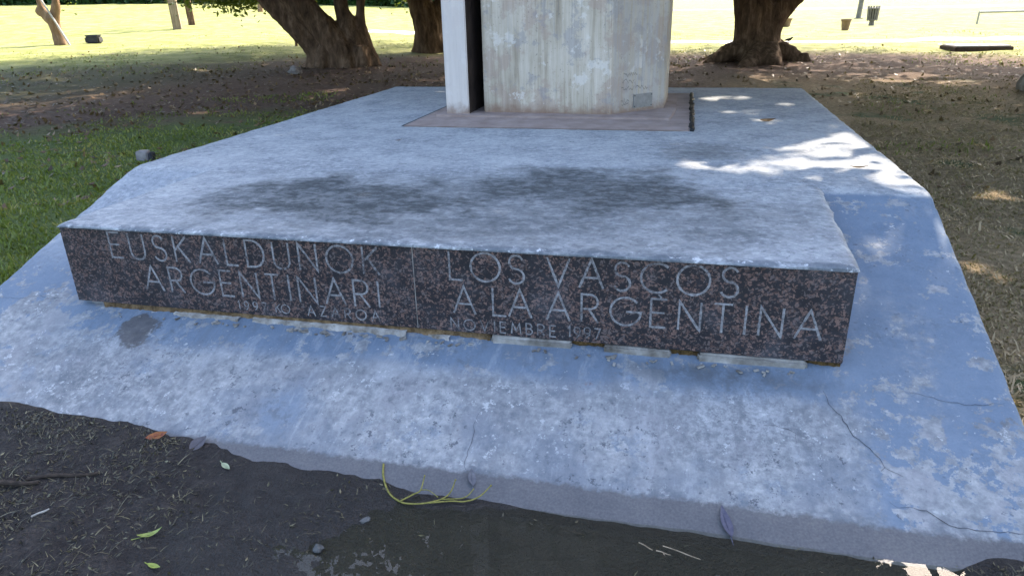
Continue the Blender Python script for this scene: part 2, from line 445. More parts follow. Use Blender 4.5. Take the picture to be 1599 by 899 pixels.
M_STRAW = make_leaf('straw_and_clippings', (0.03, 0.025, 0.018), (0.105, 0.09, 0.055), (0.25, 0.22, 0.13), 0.1)
M_LITTER = make_leaf('dead_leaf_litter', (0.05, 0.028, 0.018), (0.15, 0.085, 0.05), (0.38, 0.26, 0.15), 0.15)

def make_ground():
    n = NT('park_ground')
    n.xyz = n.sep(); x, y, z = n.xyz
    d = n.math('SQRT', n.math('ADD', n.math('MULTIPLY', x, x), n.math('MULTIPLY', y, y)))
    big = n.noise(0.35, 5, 0.6); mid = n.noise(1.6, 6, 0.65); fine = n.noise(16.0, 5, 0.7); vf = n.noise(75.0, 3, 0.7)
    wob = n.math('ADD', n.math('MULTIPLY', n.math('SUBTRACT', big, 0.5), 9.0), n.math('MULTIPLY', n.math('SUBTRACT', mid, 0.5), 4.0))
    dn = n.math('ADD', d, wob)
    soil = n.ramp(fine, [(0.3, (0.055, 0.031, 0.021)), (0.55, (0.13, 0.076, 0.054)), (0.75, (0.23, 0.145, 0.10))])
    mud = n.ramp(n.math('ADD', n.math('MULTIPLY', fine, 0.55), n.math('MULTIPLY', vf, 0.45)), [(0.32, (0.012, 0.0095, 0.009)), (0.50, (0.031, 0.026, 0.0245)), (0.72, (0.074, 0.062, 0.056))])
    green = n.ramp(fine, [(0.3, (0.05, 0.07, 0.016)), (0.6, (0.11, 0.14, 0.035)), (0.8, (0.19, 0.18, 0.06))])
    dry = n.ramp(fine, [(0.3, (0.14, 0.10, 0.05)), (0.55, (0.28, 0.20, 0.112)), (0.78, (0.42, 0.31, 0.19))])
    drygreen = n.mix(n.ss(0.52, 0.66, n.noise(0.9, 5, 0.65, n.vadd(n.pos, (3., 3., 0.)))), dry, (0.06, 0.085, 0.028))
    lawn = n.ramp(n.math('ADD', n.math('MULTIPLY', mid, 0.6), n.math('MULTIPLY', fine, 0.4)),
                  [(0.36, (0.10, 0.13, 0.022)), (0.46, (0.20, 0.215, 0.05)), (0.57, (0.31, 0.31, 0.11)), (0.72, (0.41, 0.375, 0.19))])
    left = n.ss(-2.2, -3.4, x)
    near = n.mix(left, drygreen, n.mix(n.ss(0.56, 0.68, mid), green, soil))
    c = n.mix(n.ss(11.2, 13.2, n.math('ADD', d, n.math('MULTIPLY', wob, 0.45))), near, soil)
    c = n.mix(n.mul(n.ss(0.0, 1.5, x), n.ss(17.5, 14.0, d)), c, drygreen)
    farleft = n.mul(n.ss(-9.0, -13.0, x), n.ss(13.0, 18.0, d), 0.75)
    c = n.mix(farleft, c, n.mix(fine, (0.04, 0.05, 0.018), (0.12, 0.12, 0.045)))
    c = n.mix(n.ss(20.5, 24.0, n.math('ADD', d, n.math('MULTIPLY', wob, 0.35))), c, lawn)
    front = n.mul(n.ss(2.25, 2.0, y), n.ss(2.0, 1.5, x))
    c = n.mix(front, c, mud)
    wet = n.mul(front, n.ss(0.034, 0.003, z))
    silt = n.mix(n.noise(7.0, 5, 0.6), (0.022, 0.018, 0.015), (0.050, 0.042, 0.034))
    c = n.mix(n.mul(front, n.ss(0.003, -0.004, z), 0.95), c, silt)
    c = n.mix(n.mul(wet, n.ss(-0.004, 0.004, z), 0.6), c, (0.020, 0.017, 0.0155))
    h = n.math('ADD', n.math('MULTIPLY', fine, 0.6), n.math('MULTIPLY', vf, 0.7))
    return n.finish(c, n.math('SUBTRACT', 0.95, n.math('MULTIPLY', wet, 0.45)), n.bump(h, 1.0, 0.03), 0.3)
M_GROUND = make_ground()

def make_water():
    n = NT('puddle_water')
    fr = n.t.nodes.new('ShaderNodeFresnel'); fr.inputs[0].default_value = 1.33
    tr = n.t.nodes.new('ShaderNodeBsdfTransparent'); tr.inputs[0].default_value = (0.86, 0.87, 0.82, 1)
    gl = n.t.nodes.new('ShaderNodeBsdfGlossy'); gl.inputs['Roughness'].default_value = 0.01
    b = n.bump(n.noise(6.0, 2, 0.5), 0.02, 0.01); n.put(gl.inputs['Normal'], b); n.put(fr.inputs['Normal'], b)
    mx = n.t.nodes.new('ShaderNodeMixShader')
    geo = [q for q in n.t.nodes if q.type == 'NEW_GEOMETRY'][0]
    n.put(mx.inputs[0], n.math('MULTIPLY', fr.outputs[0], n.math('SUBTRACT', 1.0, geo.outputs['Backfacing']))); n.t.links.new(tr.outputs[0], mx.inputs[1]); n.t.links.new(gl.outputs[0], mx.inputs[2])
    n.t.links.new(mx.outputs[0], n.out.inputs[0])
    return n.m
M_WATER = make_water()

# ------------------------------------------------------------------ terrain
def terr_base(x, y):
    x = np.asarray(x, float); y = np.asarray(y, float)
    d = np.hypot(x, y); az = np.degrees(np.arctan2(x, y))
    lf = 1 - smooth01(-40, 5, az)
    lf = np.where((az < -110) | (az > 60), 0, lf)
    z = (.010 + .017 * lf) * np.clip(d - 12, 0, 60)
    z = z + lf * .0007 * np.clip(d - 30, 0, 30) ** 2
    return z

def puddle_d(x, y):
    """<1 inside the puddle"""
    return np.hypot((x - 0.55) / 1.85, (y - 1.15) / 1.02) + 0.05 * np.sin(7 * x + 2 * y) + 0.04 * np.sin(11 * x - 9 * y)

def terr(x, y):
    z = terr_base(x, y)
    x = np.asarray(x, float); y = np.asarray(y, float)
    # muddy bank in front: rises to the left, sinks in the puddle
    front = smooth01(2.6, 2.1, y) * smooth01(-6, -3.5, x)
    bank = 0.012 + 0.034 * smooth01(-1.25, -2.2, x)
    pd = puddle_d(x, y)
    bank = np.where(pd < 1.15, bank * smooth01(0.90, 1.15, pd) - 0.026 * smooth01(1.04, 0.70, pd) * (0.12 + 0.88 * smooth01(1.86, 1.62, y)), bank)
    bank = bank + 0.02 * smooth01(0.86, 1.02, x) * smooth01(1.7, 1.86, y)
    return z * (1 - front) + bank * front

def terr1(x, y): return float(terr(x, y))
def relief(px, py):
    dd = math.hypot(px, py)
    far = (0.02 + 0.0011 * min(dd, 40)) * fbm((px * 0.7, py * 0.7, 0), 4) if dd > 2.9 else 0.0
    if dd > 3.6: return far
    nr = 0.013 * fbm((px * 5, py * 5, 0)) + 0.011 * fbm((px * 15, py * 15, 3), 4)
    pd = float(puddle_d(px, py))
    nr *= 1 - 0.6 * float(smooth01(1.68, 1.85, py))
    nr *= 0.30 + 0.70 * float(smooth01(0.95, 1.2, pd))
    k = float(smooth01(2.9, 3.6, dd))
    return nr * (1 - k) + far * k

def build_ground():
    na = 800
    r = [0.4]
    while r[-1] < 1.2: r.append(r[-1] * 1.06)
    while r[-1] < 2.9: r.append(r[-1] + 0.012)
    while r[-1] < 620: r.append(r[-1] * 1.032)
    r = np.array(r); nr = len(r)
    a = np.linspace(0, 2 * np.pi, na, endpoint=False)
    Rr, A = np.meshgrid(r, a, indexing='ij')
    X, Y = Rr * np.sin(A), Rr * np.cos(A)
    Z = terr(X, Y)
    xs, ys, ds = X.ravel(), Y.ravel(), Rr.ravel()
    bumpz = np.zeros_like(xs)
    ang = np.degrees(A.ravel())
    vis = ((ang < 75) | (ang > 285)) & (ds < 75)
    for i in np.nonzero(vis)[0]: bumpz[i] = relief(xs[i], ys[i])
    Zf = Z.ravel() + bumpz
    V = np.stack([xs, ys, Zf], 1)
    V = np.vstack([V, [[0, 0, -0.01]]])
    i = np.arange(nr - 1)[:, None]; j = np.arange(na)[None, :]
    F = np.stack([i * na + j, i * na + (j + 1) % na, (i + 1) * na + (j + 1) % na, (i + 1) * na + j], -1).reshape(-1, 4)[:, ::-1]
    me = fast_mesh('ground', V, F)
    o = link('ground', me, M_GROUND, smooth=True)
    tag(o, kind='structure')
build_ground()

# puddle: flat water sheet over the sunken mud
def build_puddle():
    v = [(0.55, 1.0, 0.0)]; n = 96
    for k in range(n):
        th = 2 * math.pi * k / n
        v.append((0.55 + 2.25 * math.cos(th), min(1.15 + 1.24 * math.sin(th), 1.99), 0.0))
    f = [(0, 1 + k, 1 + (k + 1) % n) for k in range(n)]
    o = link('puddle', pydata('puddle', v, f), M_WATER)
    tag(o, kind='structure')
build_puddle()

# ------------------------------------------------------------------ platform
def plat_z(x, y):
    z = RS * (y - PYF) if y < PYK else PH
    # soften the break
    e = 0.07
    if abs(y - PYK) < e:
        t = (y - (PYK - e)) / (2 * e)
        z = RS * (PYK - e - PYF) + RS * 2 * e * (t - t * t / 2)
    return z

platform = empty('monument_platform', (-1.1, 5.1, 0), 'wide blue-grey painted concrete platform with ramped front and granite inscription', 'monument base')

def plat_noise(x, y):
    return 0.0030 * fbm((x * 2.2, y * 2.2, 1)) + 0.0016 * fbm((x * 13, y * 13, 5), 3)

def build_slab():
    # ring of break lines so that the joints and edges stay sharp
    xs = np.unique(np.round(np.concatenate([np.linspace(PX0, PX1, 190), [PX0 + .012, PX0 + .03, PX1 - .012, PX1 - .03]]), 5))
    ys = np.unique(np.round(np.concatenate([np.linspace(1.62, PYB, 270), [PYB - .012, PYB - .03]]), 5))
    V, F = [], []
    nx, ny = len(xs), len(ys)
    for yy in ys:
        for xx in xs:
            z = plat_z(xx, yy) + plat_noise(xx, yy)
            ed = min(xx - PX0, PX1 - xx, PYB - yy)
            if ed < .05: z -= 0.012 * (1 - ed / .05) ** 2 * (1 + 0.5 * fbm((xx * 8, yy * 8, 9), 4))
            px = xx
            if xx - PX0 < .05: px += (0.004 * fbm((yy * 2.1, 0, 2)) + .006 * min(0, fbm((yy * 9, 4, 2), 4) + .1) * -1) * (1 - (xx - PX0) / .05)
            if PX1 - xx < .05: px += (0.004 * fbm((yy * 2.1, 7, 2)) + .010 * min(0, fbm((yy * 9, 1, 2), 4) + .15)) * (1 - (PX1 - xx) / .05)
            V.append((px, yy, z))
    for j in range(ny - 1):
        for i in range(nx - 1):
            F.append((j * nx + i, j * nx + i + 1, (j + 1) * nx + i + 1, (j + 1) * nx + i))
    # skirt
    loop = [j * nx for j in range(ny)][::-1] + [i for i in range(1, nx)] + [j * nx + nx - 1 for j in range(1, ny)] + [(ny - 1) * nx + i for i in range(nx - 2, -1, -1)]
    loop = loop[:-1] if loop[0] == loop[-1] else loop
    b0 = len(V)
    for k in loop: V.append((V[k][0], V[k][1], -0.35))
    m = len(loop)
    for k in range(m):
        a, b = loop[k], loop[(k + 1) % m]
        F.append((b, a, b0 + k, b0 + (k + 1) % m))
    o = link('slab', pydata('slab', V, F), M_PAINT, platform, smooth=True)
    o.data.polygons.foreach_set('use_smooth', [len(p.vertices) == 4 and min(p.vertices) < b0 and max(p.vertices) < b0 for p in o.data.polygons])
    # red-brown screed panel round the pillar foot, 3 mm proud
    x0, x1, y0, y1 = -2.205, 0.06, 5.452, 7.715
    g = bmesh.new()
    add_box(g, ((x0 + x1) / 2, (y0 + y1) / 2, PH - 0.002), (x1 - x0, y1 - y0, 0.02), bev=0.003)
    link('screed_panel', bm_mesh('screed_panel', g), M_INSET, platform)
    for (nm, pts, w) in (('joint', [(x0 - .012, y0 - .01), (x0 - .008, 6.5), (x0 - .012, y1)], .014), ('joint', [(x0, y0 - .006), (-1.0, y0 - .007), (0.0, y0 - .004)], .006)):
        ribbon_on(nm, pts, w, lambda x, y: PH + 0.007, M_BLACK)
    # thick lumpy mastic bead on the right-hand edge of the screed
    g = bmesh.new()
    pts, rad = [], []
    for k in range(40):
        t = k / 39
        pts.append((0.078 + 0.006 * math.sin(k * 1.9), 5.45 + t * 2.25, PH + 0.008))
        rad.append(0.016 + 0.006 * math.sin(k * 2.7) + 0.003 * math.sin(k * 5.1))
    tube(g, pts, rad, 8, 0.12, 1)
    link('mastic_bead', bm_mesh('mastic_bead', g), M_BLACK, platform, smooth=True)

def ribbon_on(name, pts, w, zf, mat, taper=False, parent=platform, jit=0.0, step=0.02):
    P = []
    for (a, b) in zip(pts[:-1], pts[1:]):
        L = math.hypot(b[0] - a[0], b[1] - a[1]); k = max(1, int(L / step))
        for i in range(k): P.append((a[0] + (b[0] - a[0]) * i / k, a[1] + (b[1] - a[1]) * i / k))
    P.append(pts[-1])
    if jit: P = [(p[0] + random.uniform(-jit, jit), p[1] + random.uniform(-jit, jit)) for p in P]
    V, F = [], []
    for i, p in enumerate(P):
        a, b = P[max(i - 1, 0)], P[min(i + 1, len(P) - 1)]
        dx, dy = b[0] - a[0], b[1] - a[1]; L = math.hypot(dx, dy) or 1
        ww = w * 0.5 * (random.uniform(0.6, 1.3) if jit else 1)
        if taper: ww *= 0.25 + 0.75 * math.sin(math.pi * min(1, (i + .5) / len(P)))
        for s in (-1, 1):
            q = (p[0] - dy / L * ww * s, p[1] + dx / L * ww * s)
            V.append((q[0], q[1], zf(*q)))
    for i in range(len(P) - 1): F.append((2 * i, 2 * i + 2, 2 * i + 3, 2 * i + 1))
    return link(name, pydata(name, V, F), mat, parent)

build_slab()
RZ = lambda x, y: plat_z(x, y) + plat_noise(x, y) + 0.0022
for pts, w in (
    ([(0.585, 2.511), (0.60, 2.45), (0.635, 2.40), (0.659, 2.323), (0.70, 2.29), (0.735, 2.24), (0.745, 2.21), (0.80, 2.178)], .0048),
    ([(0.745, 2.21), (0.73, 2.19)], .003),
    ([(0.735, 2.075), (0.76, 2.06), (0.80, 2.066), (0.845, 2.064), (0.885, 2.04), (0.905, 2.022), (1.0, 2.018), (1.11, 2.03), (1.22, 2.03)], .0045),
    ([(-0.69, 2.26), (-0.696, 2.188), (-0.682, 2.12), (-0.69, 2.06), (-0.68, 2.0)], .0032),
    ([(-3.40, 2.62), (-3.2, 2.63), (-3.12, 2.655), (-3.05, 2.64), (-2.91, 2.665)], .0030),
    ([(-3.12, 2.655), (-3.06, 2.72), (-2.95, 2.75)], .002),
    ([(0.86, 2.54), (0.98, 2.52), (1.08, 2.505), (1.2, 2.53)], .0035),
    ([(0.36, 2.33), (0.42, 2.328), (0.47, 2.31), (0.472, 2.27)], .003),
):
    ribbon_on('crack', pts, w * .5, RZ, M_CRACK, True, jit=0.0042)

# ---- the block carrying the granite
def build_block():
    bx0, bx1, by0, by1 = GX0 + .004, GX1 + .004, GY - .016, 3.83
    xs = np.linspace(bx0, bx1, 150); ys = np.linspace(by0, by1, 60)
    V, F = [], []
    nx, ny = len(xs), len(ys)
    for j, yy in enumerate(ys):
        for i, xx in enumerate(xs):
            px = xx + (0.045 * (yy - by0) if i > nx - 4 else 0)
            z = PH + 0.004 + plat_noise(xx, yy) * 1.3
            if j == 0: z -= 0.007 + 0.006 * fbm((xx * 9, 1, 1), 3)
            if j == 1: z -= 0.002 + 0.003 * fbm((xx * 7, 3, 1), 3)
            if i == nx - 1: z -= 0.010 + 0.008 * fbm((yy * 8, 3, 3), 3); px += 0.010 * fbm((yy * 6, 5, 2), 3)
            if i == 0: z -= 0.006
            yq = yy + (0.004 * fbm((xx * 11, 2, 7), 3) if j == 0 else 0)
            V.append((px, yq, z))
    for j in range(ny - 1):
        for i in range(nx - 1): F.append((j * nx + i, j * nx + i + 1, (j + 1) * nx + i + 1, (j + 1) * nx + i))
    loop = [j * nx for j in range(ny)][::-1] + list(range(1, nx)) + [j * nx + nx - 1 for j in range(1, ny)]
    # lip 14 mm deep over the granite, then the body set back behind it
    b0 = len(V)
    for k in loop: V.append((V[k][0], V[k][1], PH - 0.011))
    b1 = len(V)
    for k in loop:
        yb = max(V[k][1], GY + 0.027); xb = min(max(V[k][0], bx0 + .006), bx1 + 0.045)
        V.append((xb, yb, PH - 0.0112))
    b2 = len(V)
    for q in range(len(loop)): V.append((V[b1 + q][0], V[b1 + q][1], 0.18))
    m = len(loop)
    for A, B in ((None, b0), (b0, b1), (b1, b2)):
        for k in range(m - 1):
            a = loop[k] if A is None else A + k; b = loop[k + 1] if A is None else A + k + 1
            F.append((b, a, B + k, B + k + 1))
    o = link('block', pydata('block', V, F), M_PAINT, platform, smooth=False)
    o.data.polygons.foreach_set('use_smooth', [max(p.vertices) < b0 for p in o.data.polygons])
build_block()

# ---- granite panels with cut letters (strokes in a unit box: width w, height 1)
def arc(cx, cy, rx, ry, a0, a1, n=14):
    return [(cx + rx * math.cos(math.radians(a0 + (a1 - a0) * i / n)), cy + ry * math.sin(math.radians(a0 + (a1 - a0) * i / n))) for i in range(n + 1)]
S_SHAPE = arc(.27, .75, .23, .235, 25, 270, 12) + arc(.27, .26, .26, .255, 90, -160, 12)[1:]
FONT = {
 'A': (.78, [[(0, 0), (.39, 1), (.78, 0)], [(.14, .36), (.64, .36)]]),
 'E': (.50, [[(.5, 1), (0, 1), (0, 0), (.5, 0)], [(0, .52), (.44, .52)]]),
 'U': (.62, [[(0, 1)] + arc(.31, .31, .31, .31, 180, 360, 12) + [(.62, 1)]]),
 'S': (.54, [S_SHAPE]),
 'K': (.58, [[(0, 0), (0, 1)], [(.55, 1), (.02, .47)], [(.16, .62), (.58, 0)]]),
 'L': (.46, [[(0, 1), (0, 0), (.46, 0)]]),
 'D': (.70, [[(0, 0), (0, 1), (.25, 1)] + arc(.25, .5, .45, .5, 90, -90, 16)[1:] + [(0, 0)]]),
 'N': (.68, [[(0, 0), (0, 1), (.68, 0), (.68, 1)]]),
 'O': (1.0, [arc(.5, .5, .5, .5, 90, 450, 28)]),
 'R': (.56, [[(0, 0), (0, 1), (.28, 1)] + arc(.28, .74, .26, .26, 90, -90, 12)[1:] + [(0, .48)], [(.24, .48), (.56, 0)]]),
 'G': (.92, [arc(.5, .5, .5, .5, 42, 360, 24) + [(.52, .5)]]),
 'T': (.56, [[(0, 1), (.56, 1)], [(.28, 1), (.28, 0)]]),
 'I': (.06, [[(.03, 1), (.03, 0)]]),
 'V': (.74, [[(0, 1), (.37, 0), (.74, 1)]]),
 'C': (.80, [arc(.5, .5, .5, .5, 48, 312, 20)]),
 'Z': (.58, [[(0, 1), (.58, 1), (0, 0), (.58, 0)]]),
 'M': (.80, [[(0, 0), (.1, 1), (.4, .25), (.7, 1), (.8, 0)]]),
 'B': (.52, [[(0, 0), (0, 1), (.24, 1)] + arc(.24, .76, .22, .24, 90, -90, 10)[1:] + [(0, .52)], [(.24, .52)] + arc(.24, .26, .28, .26, 90, -90, 10)[1:] + [(0, 0)]]),
 '1': (.20, [[(0, .78), (.16, 1), (.16, 0)]]),
 '9': (.52, [arc(.26, .70, .26, .30, 0, 360, 16), [(.52, .70), (.46, .3), (.2, 0)]]),
 '7': (.50, [[(0, 1), (.5, 1), (.16, 0)]]),
}
def stroke_mesh(polys, sw, depth):
    V, F = [], []
    for si, P in enumerate(polys):
        closed = math.hypot(P[0][0] - P[-1][0], P[0][1] - P[-1][1]) < 1e-4 and len(P) > 4
        # resample for a hand-cut wobble
        Q = []
        for a, b in zip(P[:-1], P[1:]):
            L = math.hypot(b[0] - a[0], b[1] - a[1]); k = max(1, int(L / 0.014))
            Q += [(a[0] + (b[0] - a[0]) * i / k, a[1] + (b[1] - a[1]) * i / k, i == 0) for i in range(k)]
        if not closed: Q.append((*P[-1], True))
        n = len(Q); d = depth + si * 0.0003
        base = len(V)
        for i in range(n):
            p = Q[i]
            a = Q[(i - 1) % n] if (closed or i > 0) else None
            b = Q[(i + 1) % n] if (closed or i < n - 1) else None
            t1 = Vector((p[0] - a[0], p[1] - a[1])).normalized() if a else None
            t2 = Vector((b[0] - p[0], b[1] - p[1])).normalized() if b else None
            t1 = t1 or t2; t2 = t2 or t1
            n1 = Vector((-t1.y, t1.x)); n2 = Vector((-t2.y, t2.x))
            m = (n1 + n2)
            m = m.normalized() if m.length > 1e-3 else n1
            k = min(1.0 / max(m.dot(n1), 0.35), 2.4)
            w = sw * 0.5 * k * random.uniform(0.78, 1.15)
            for s in (-1, 1):
                qx, qz = p[0] + m.x * w * s, p[1] + m.y * w * s
                V.append((qx, -d, qz)); V.append((qx, 0.002, qz))
        segs = n if closed else n - 1
        for i in range(segs):
            a, b = base + 4 * i, base + 4 * ((i + 1) % n)
            F += [(a, a + 2, b + 2, b), (a + 1, a, b, b + 1), (a + 2, a + 3, b + 3, b + 2)]
    return V, F

def text_line(panel, text, x0, x1, zb, zh, sw, slope=0.0, gap=0.3, space=0.6):
    adv = []
    for ch in text: adv.append(space if ch == ' ' else FONT[ch][0])
    wsum = sum(adv) * zh; ngap = len(text) - 1
    g = (x1 - x0 - wsum) / max(ngap, 1)
    x = x0
    for ch, a in zip(text, adv):
        if ch != ' ':
            polys = [[(px * zh, pz * zh) for px, pz in P] for P in FONT[ch][1]]
            V, F = stroke_mesh(polys, sw, 0.0011)
            dz = random.uniform(-.002, .002) + slope * (x - x0)
            V = [(v[0] + x, v[1] + GY, v[2] + zb + dz) for v in V]
            link('letter', pydata('letter', V, F), M_LET if zh > .06 else M_LET2, panel)
        x += a * zh + g

def granite(x0, x1, lab):
    g = bmesh.new()
    add_box(g, ((x0 + x1) / 2, GY + 0.0125, (GZ0 + GZ1) / 2 - .0005), (x1 - x0, 0.025, GZ1 - GZ0), bev=0.0015)
    o = link('granite_panel', bm_mesh('granite_panel', g), M_GRAN, platform)
    o['label'] = lab
    return o
JX = -1.066
ga = granite(GX0, JX - .0015, 'left granite panel with the Basque inscription')
gb = granite(JX + .0015, GX1, 'right granite panel with the Spanish inscription')
g = bmesh.new(); add_box(g, (JX, GY + 0.013, (GZ0 + GZ1) / 2), (0.0029, 0.0255, GZ1 - GZ0 - .004))
link('joint', bm_mesh('joint', g), M_PAD, platform)
text_line(ga, 'EUSKALDUNOK', -2.575, -1.222, .523, .124, .0092)
text_line(ga, 'ARGENTINARI', -2.425, -1.233, .368, .124, .0088)
text_line(ga, '1997', -1.945, -1.800, .306, .042, .0050)
text_line(ga, 'KO', -1.752, -1.682, .304, .042, .0050)
text_line(ga, 'AZAROA', -1.592, -1.242, .304, .048, .0056)
text_line(gb, 'LOS', -0.905, -0.585, .526, .125, .0092)
text_line(gb, 'VASCOS', -0.490, 0.253, .526, .123, .0092)
text_line(gb, 'A', -0.896, -0.798, .374, .124, .0088)
text_line(gb, 'LA', -0.722, -0.557, .374, .124, .0088)
text_line(gb, 'ARGENTINA', -0.492, 0.570, .376, .122, .0088)
text_line(gb, 'NOVIEMBRE', -0.912, -0.454, .297, .050, .0056)
text_line(gb, '1997', -0.403, -0.270, .302, .049, .0052)
# hooked nick below the C, as on the stone
V, F = stroke_mesh([[(0, 0), (.012, -.012), (.004, -.026)]], .007, .0012)
link('letter', pydata('letter', [(v[0] - .045, v[1] + GY, v[2] + .520) for v in V], F), M_LET, gb)

# ---- mortar bed and offcuts below the granite
def lumpy(name, x0, x1, z0, z1, y0, amp, mat, seed, nz=5, step=0.012):
    nx = max(4, int((x1 - x0) / step)); V, F = [], []
    for k in range(nz + 1):
        for i in range(nx + 1):
            xx = x0 + (x1 - x0) * i / nx; t = k / nz
            zz = z0 + (z1 - z0) * t
            yy = y0 + amp * (fbm((xx * 16, zz * 30, seed)) + 0.5 * fbm((xx * 50, zz * 60, seed), 3)) - 0.018 * (1 - t) ** 1.5
            if k == 0: zz += 0.004 * fbm((xx * 20, 0, seed))
            V.append((xx, yy, zz))
    for k in range(nz):
        for i in range(nx): F.append((k * (nx + 1) + i, k * (nx + 1) + i + 1, (k + 1) * (nx + 1) + i + 1, (k + 1) * (nx + 1) + i))
    b = len(V)
    row = list(range(nx + 1)) ; top = [nz * (nx + 1) + i for i in range(nx + 1)]
    for i in top: V.append((V[i][0], GY + 0.10, V[i][2]))
    for i in range(nx): F.append((top[i], top[i + 1], b + i + 1, b + i))
    return link(name, pydata(name, V, F), mat, platform, smooth=True)
lumpy('mortar_bed', -2.70, -0.74, 0.222, 0.2835, GY + 0.012, 0.010, M_MORT, 1)
lumpy('mortar_bed', -0.74, 0.66, 0.222, 0.2835, GY + 0.022, 0.014, M_RUB, 4)
M_FIL = simple('whitish_mortar', (0.13, 0.105, 0.08), (0.46, 0.43, 0.40), 18, 0.95, 0.8, bdist=0.015)
for q_, (a_, b_, zt_) in enumerate(((-2.30, -1.95, .262), (-1.88, -1.12, .266), (-1.02, -0.92, .258))): lumpy('mortar_fillet', a_, b_, 0.234, zt_, GY - 0.008, 0.012, M_FIL, 9 + q_)
def pad(x0, x1, zt, zb, y):
    g = bmesh.new(); add_box(g, ((x0 + x1) / 2, y + .02, (zt + zb) / 2), (x1 - x0, 0.05, zt - zb), bev=0.008, ry=random.uniform(-.006, .006))
    for v in g.verts: v.co += Vector((random.uniform(-.006, .006), random.uniform(-.004, .004), random.uniform(-.0045, .0)))
    link('marble_offcut', bm_mesh('marble_offcut', g), M_PAD, platform)
pad(-0.735, -0.385, .2825, .236, GY - .003)
pad(-0.255, 0.020, .2825, .236, GY - .004)
pad(0.125, 0.535, .2825, .233, GY - .005)
# white flakes of cement along the foot of the mortar
g = bmesh.new()
for k in range(70):
    xx = random.uniform(-2.6, 0.5); yy = GY - 0.03 - abs(random.gauss(0, .012)); s = random.uniform(.005, .016)
    add_box(g, (xx, yy, plat_z(xx, yy) + .003), (s * 2, s, s * .5), random.uniform(0, 3), random.uniform(-.3, .3), random.uniform(-.3, .3))
fl = link('cement_crumbs', bm_mesh('cement_crumbs', g), M_PAD, platform); fl['kind'] = 'stuff'

# ------------------------------------------------------------------ the pillar
pillar = empty('concrete_pillar', (-1.0, 6.5, PH), 'tall streaked concrete pillar with a narrow pale fin beside a dark slot', 'pillar')
def prism(name, poly, z0, z1, mat, parent, bev=0.006, zs=1):
    g = bmesh.new()
    lo = [g.verts.new((x, y, z0)) for x, y in poly]; hi = [g.verts.new((x, y, z1)) for x, y in poly]
    n = len(poly)
    for i in range(n): g.faces.new((lo[i], lo[(i + 1) % n], hi[(i + 1) % n], hi[i]))
    g.faces.new(lo[::-1]); g.faces.new(hi)
    if bev: bmesh.ops.bevel(g, geom=list(g.edges), offset=bev, segments=2, affect='EDGES')
    return link(name, bm_mesh(name, g), mat, parent)
ZP = PH + 0.012
PTOP = 5.2
prism('footing', [(-2.10, 5.945), (-0.10, 5.925), (-0.06, 6.44), (-0.06, 7.20), (-2.10, 7.20)], PH + .004, ZP + .012, M_INSET, pillar, 0.004)
prism('fin', [(-2.02, 6.015), (-1.818, 6.03), (-1.818, 7.12), (-2.02, 7.12)], ZP, PTOP, M_PIL, pillar, 0.008)
prism('shaft', [(-1.712, 6.145), (-0.601, 6.075), (-0.163, 6.52), (-0.150, 7.12), (-1.712, 7.12)], ZP, PTOP, M_PIL, pillar, 0.008)
M_DARKC = simple('dark_slot_concrete', (0.018, 0.011, 0.009), (0.05, 0.033, 0.026), 6, 0.95, 0.3)
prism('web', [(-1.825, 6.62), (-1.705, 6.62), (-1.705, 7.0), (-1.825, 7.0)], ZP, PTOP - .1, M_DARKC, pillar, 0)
g = bmesh.new(); add_box(g, (-1.8145, 6.33, (ZP + PTOP) / 2), (.006, .575, PTOP - ZP - .03)); link('slot_shade_panel', bm_mesh('slot_shade_panel', g), M_DARKC, pillar)  # thin brown panel on the fin, darkened to paint in the slot's shade
# chamfer face frame for the plaque and the scratches
c0, c1 = Vector((-0.601, 6.075, 0)), Vector((-0.163, 6.52, 0))
cu = (c1 - c0).normalized(); cn = Vector((cu.y, -cu.x, 0))
def chpt(u, z, off): return c0 + cu * u + cn * off + Vector((0, 0, z))
g = bmesh.new()
add_box(g, chpt(.365, .785, .0045), (.215, .009, .115), rz=math.atan2(cu.y, cu.x), bev=.002)
pq = link('plaque', bm_mesh('plaque', g), M_PLAQ, pillar)
g = bmesh.new()
for du in (-.095, .095):
    for dz in (-.045, .045):
        bmesh.ops.create_uvsphere(g, u_segments=8, v_segments=6, radius=.005, matrix=Matrix.Translation(chpt(.365 + du, .785 + dz, .009)))
link('screw', bm_mesh('screw', g), M_BLACK, pq)
M_SCR = simple('scratch', (0.10, 0.095, 0.09), (0.17, 0.16, 0.155), 40, 1.0, 0.0)
def scribble(u0, u1, z, hgt, k):
    pts = [(u0, z)]
    for i in range(k):
        u = u0 + (u1 - u0) * (i + random.uniform(.2, .8)) / k
        pts.append((u, z + random.uniform(-.5, .5) * hgt))
    V, F = [], []
    for p in pts:
        for s in (-1, 1): V.append(tuple(chpt(p[0], p[1] + s * .0022, .0025)))
    for i in range(len(pts) - 1): F.append((2 * i, 2 * i + 2, 2 * i + 3, 2 * i + 1))
    link('scratch', pydata('scratch', V, F), M_SCR, pillar)
for (u0, u1, z, hh, k) in ((.14, .30, 1.01, .035, 14), (.13, .27, .955, .05, 12), (.12, .27, .895, .045, 12), (.28, .42, .895, .04, 12), (.12, .22, .80, .05, 9), (.13, .21, .77, .03, 6)):
    scribble(u0, u1, z, hh, k)

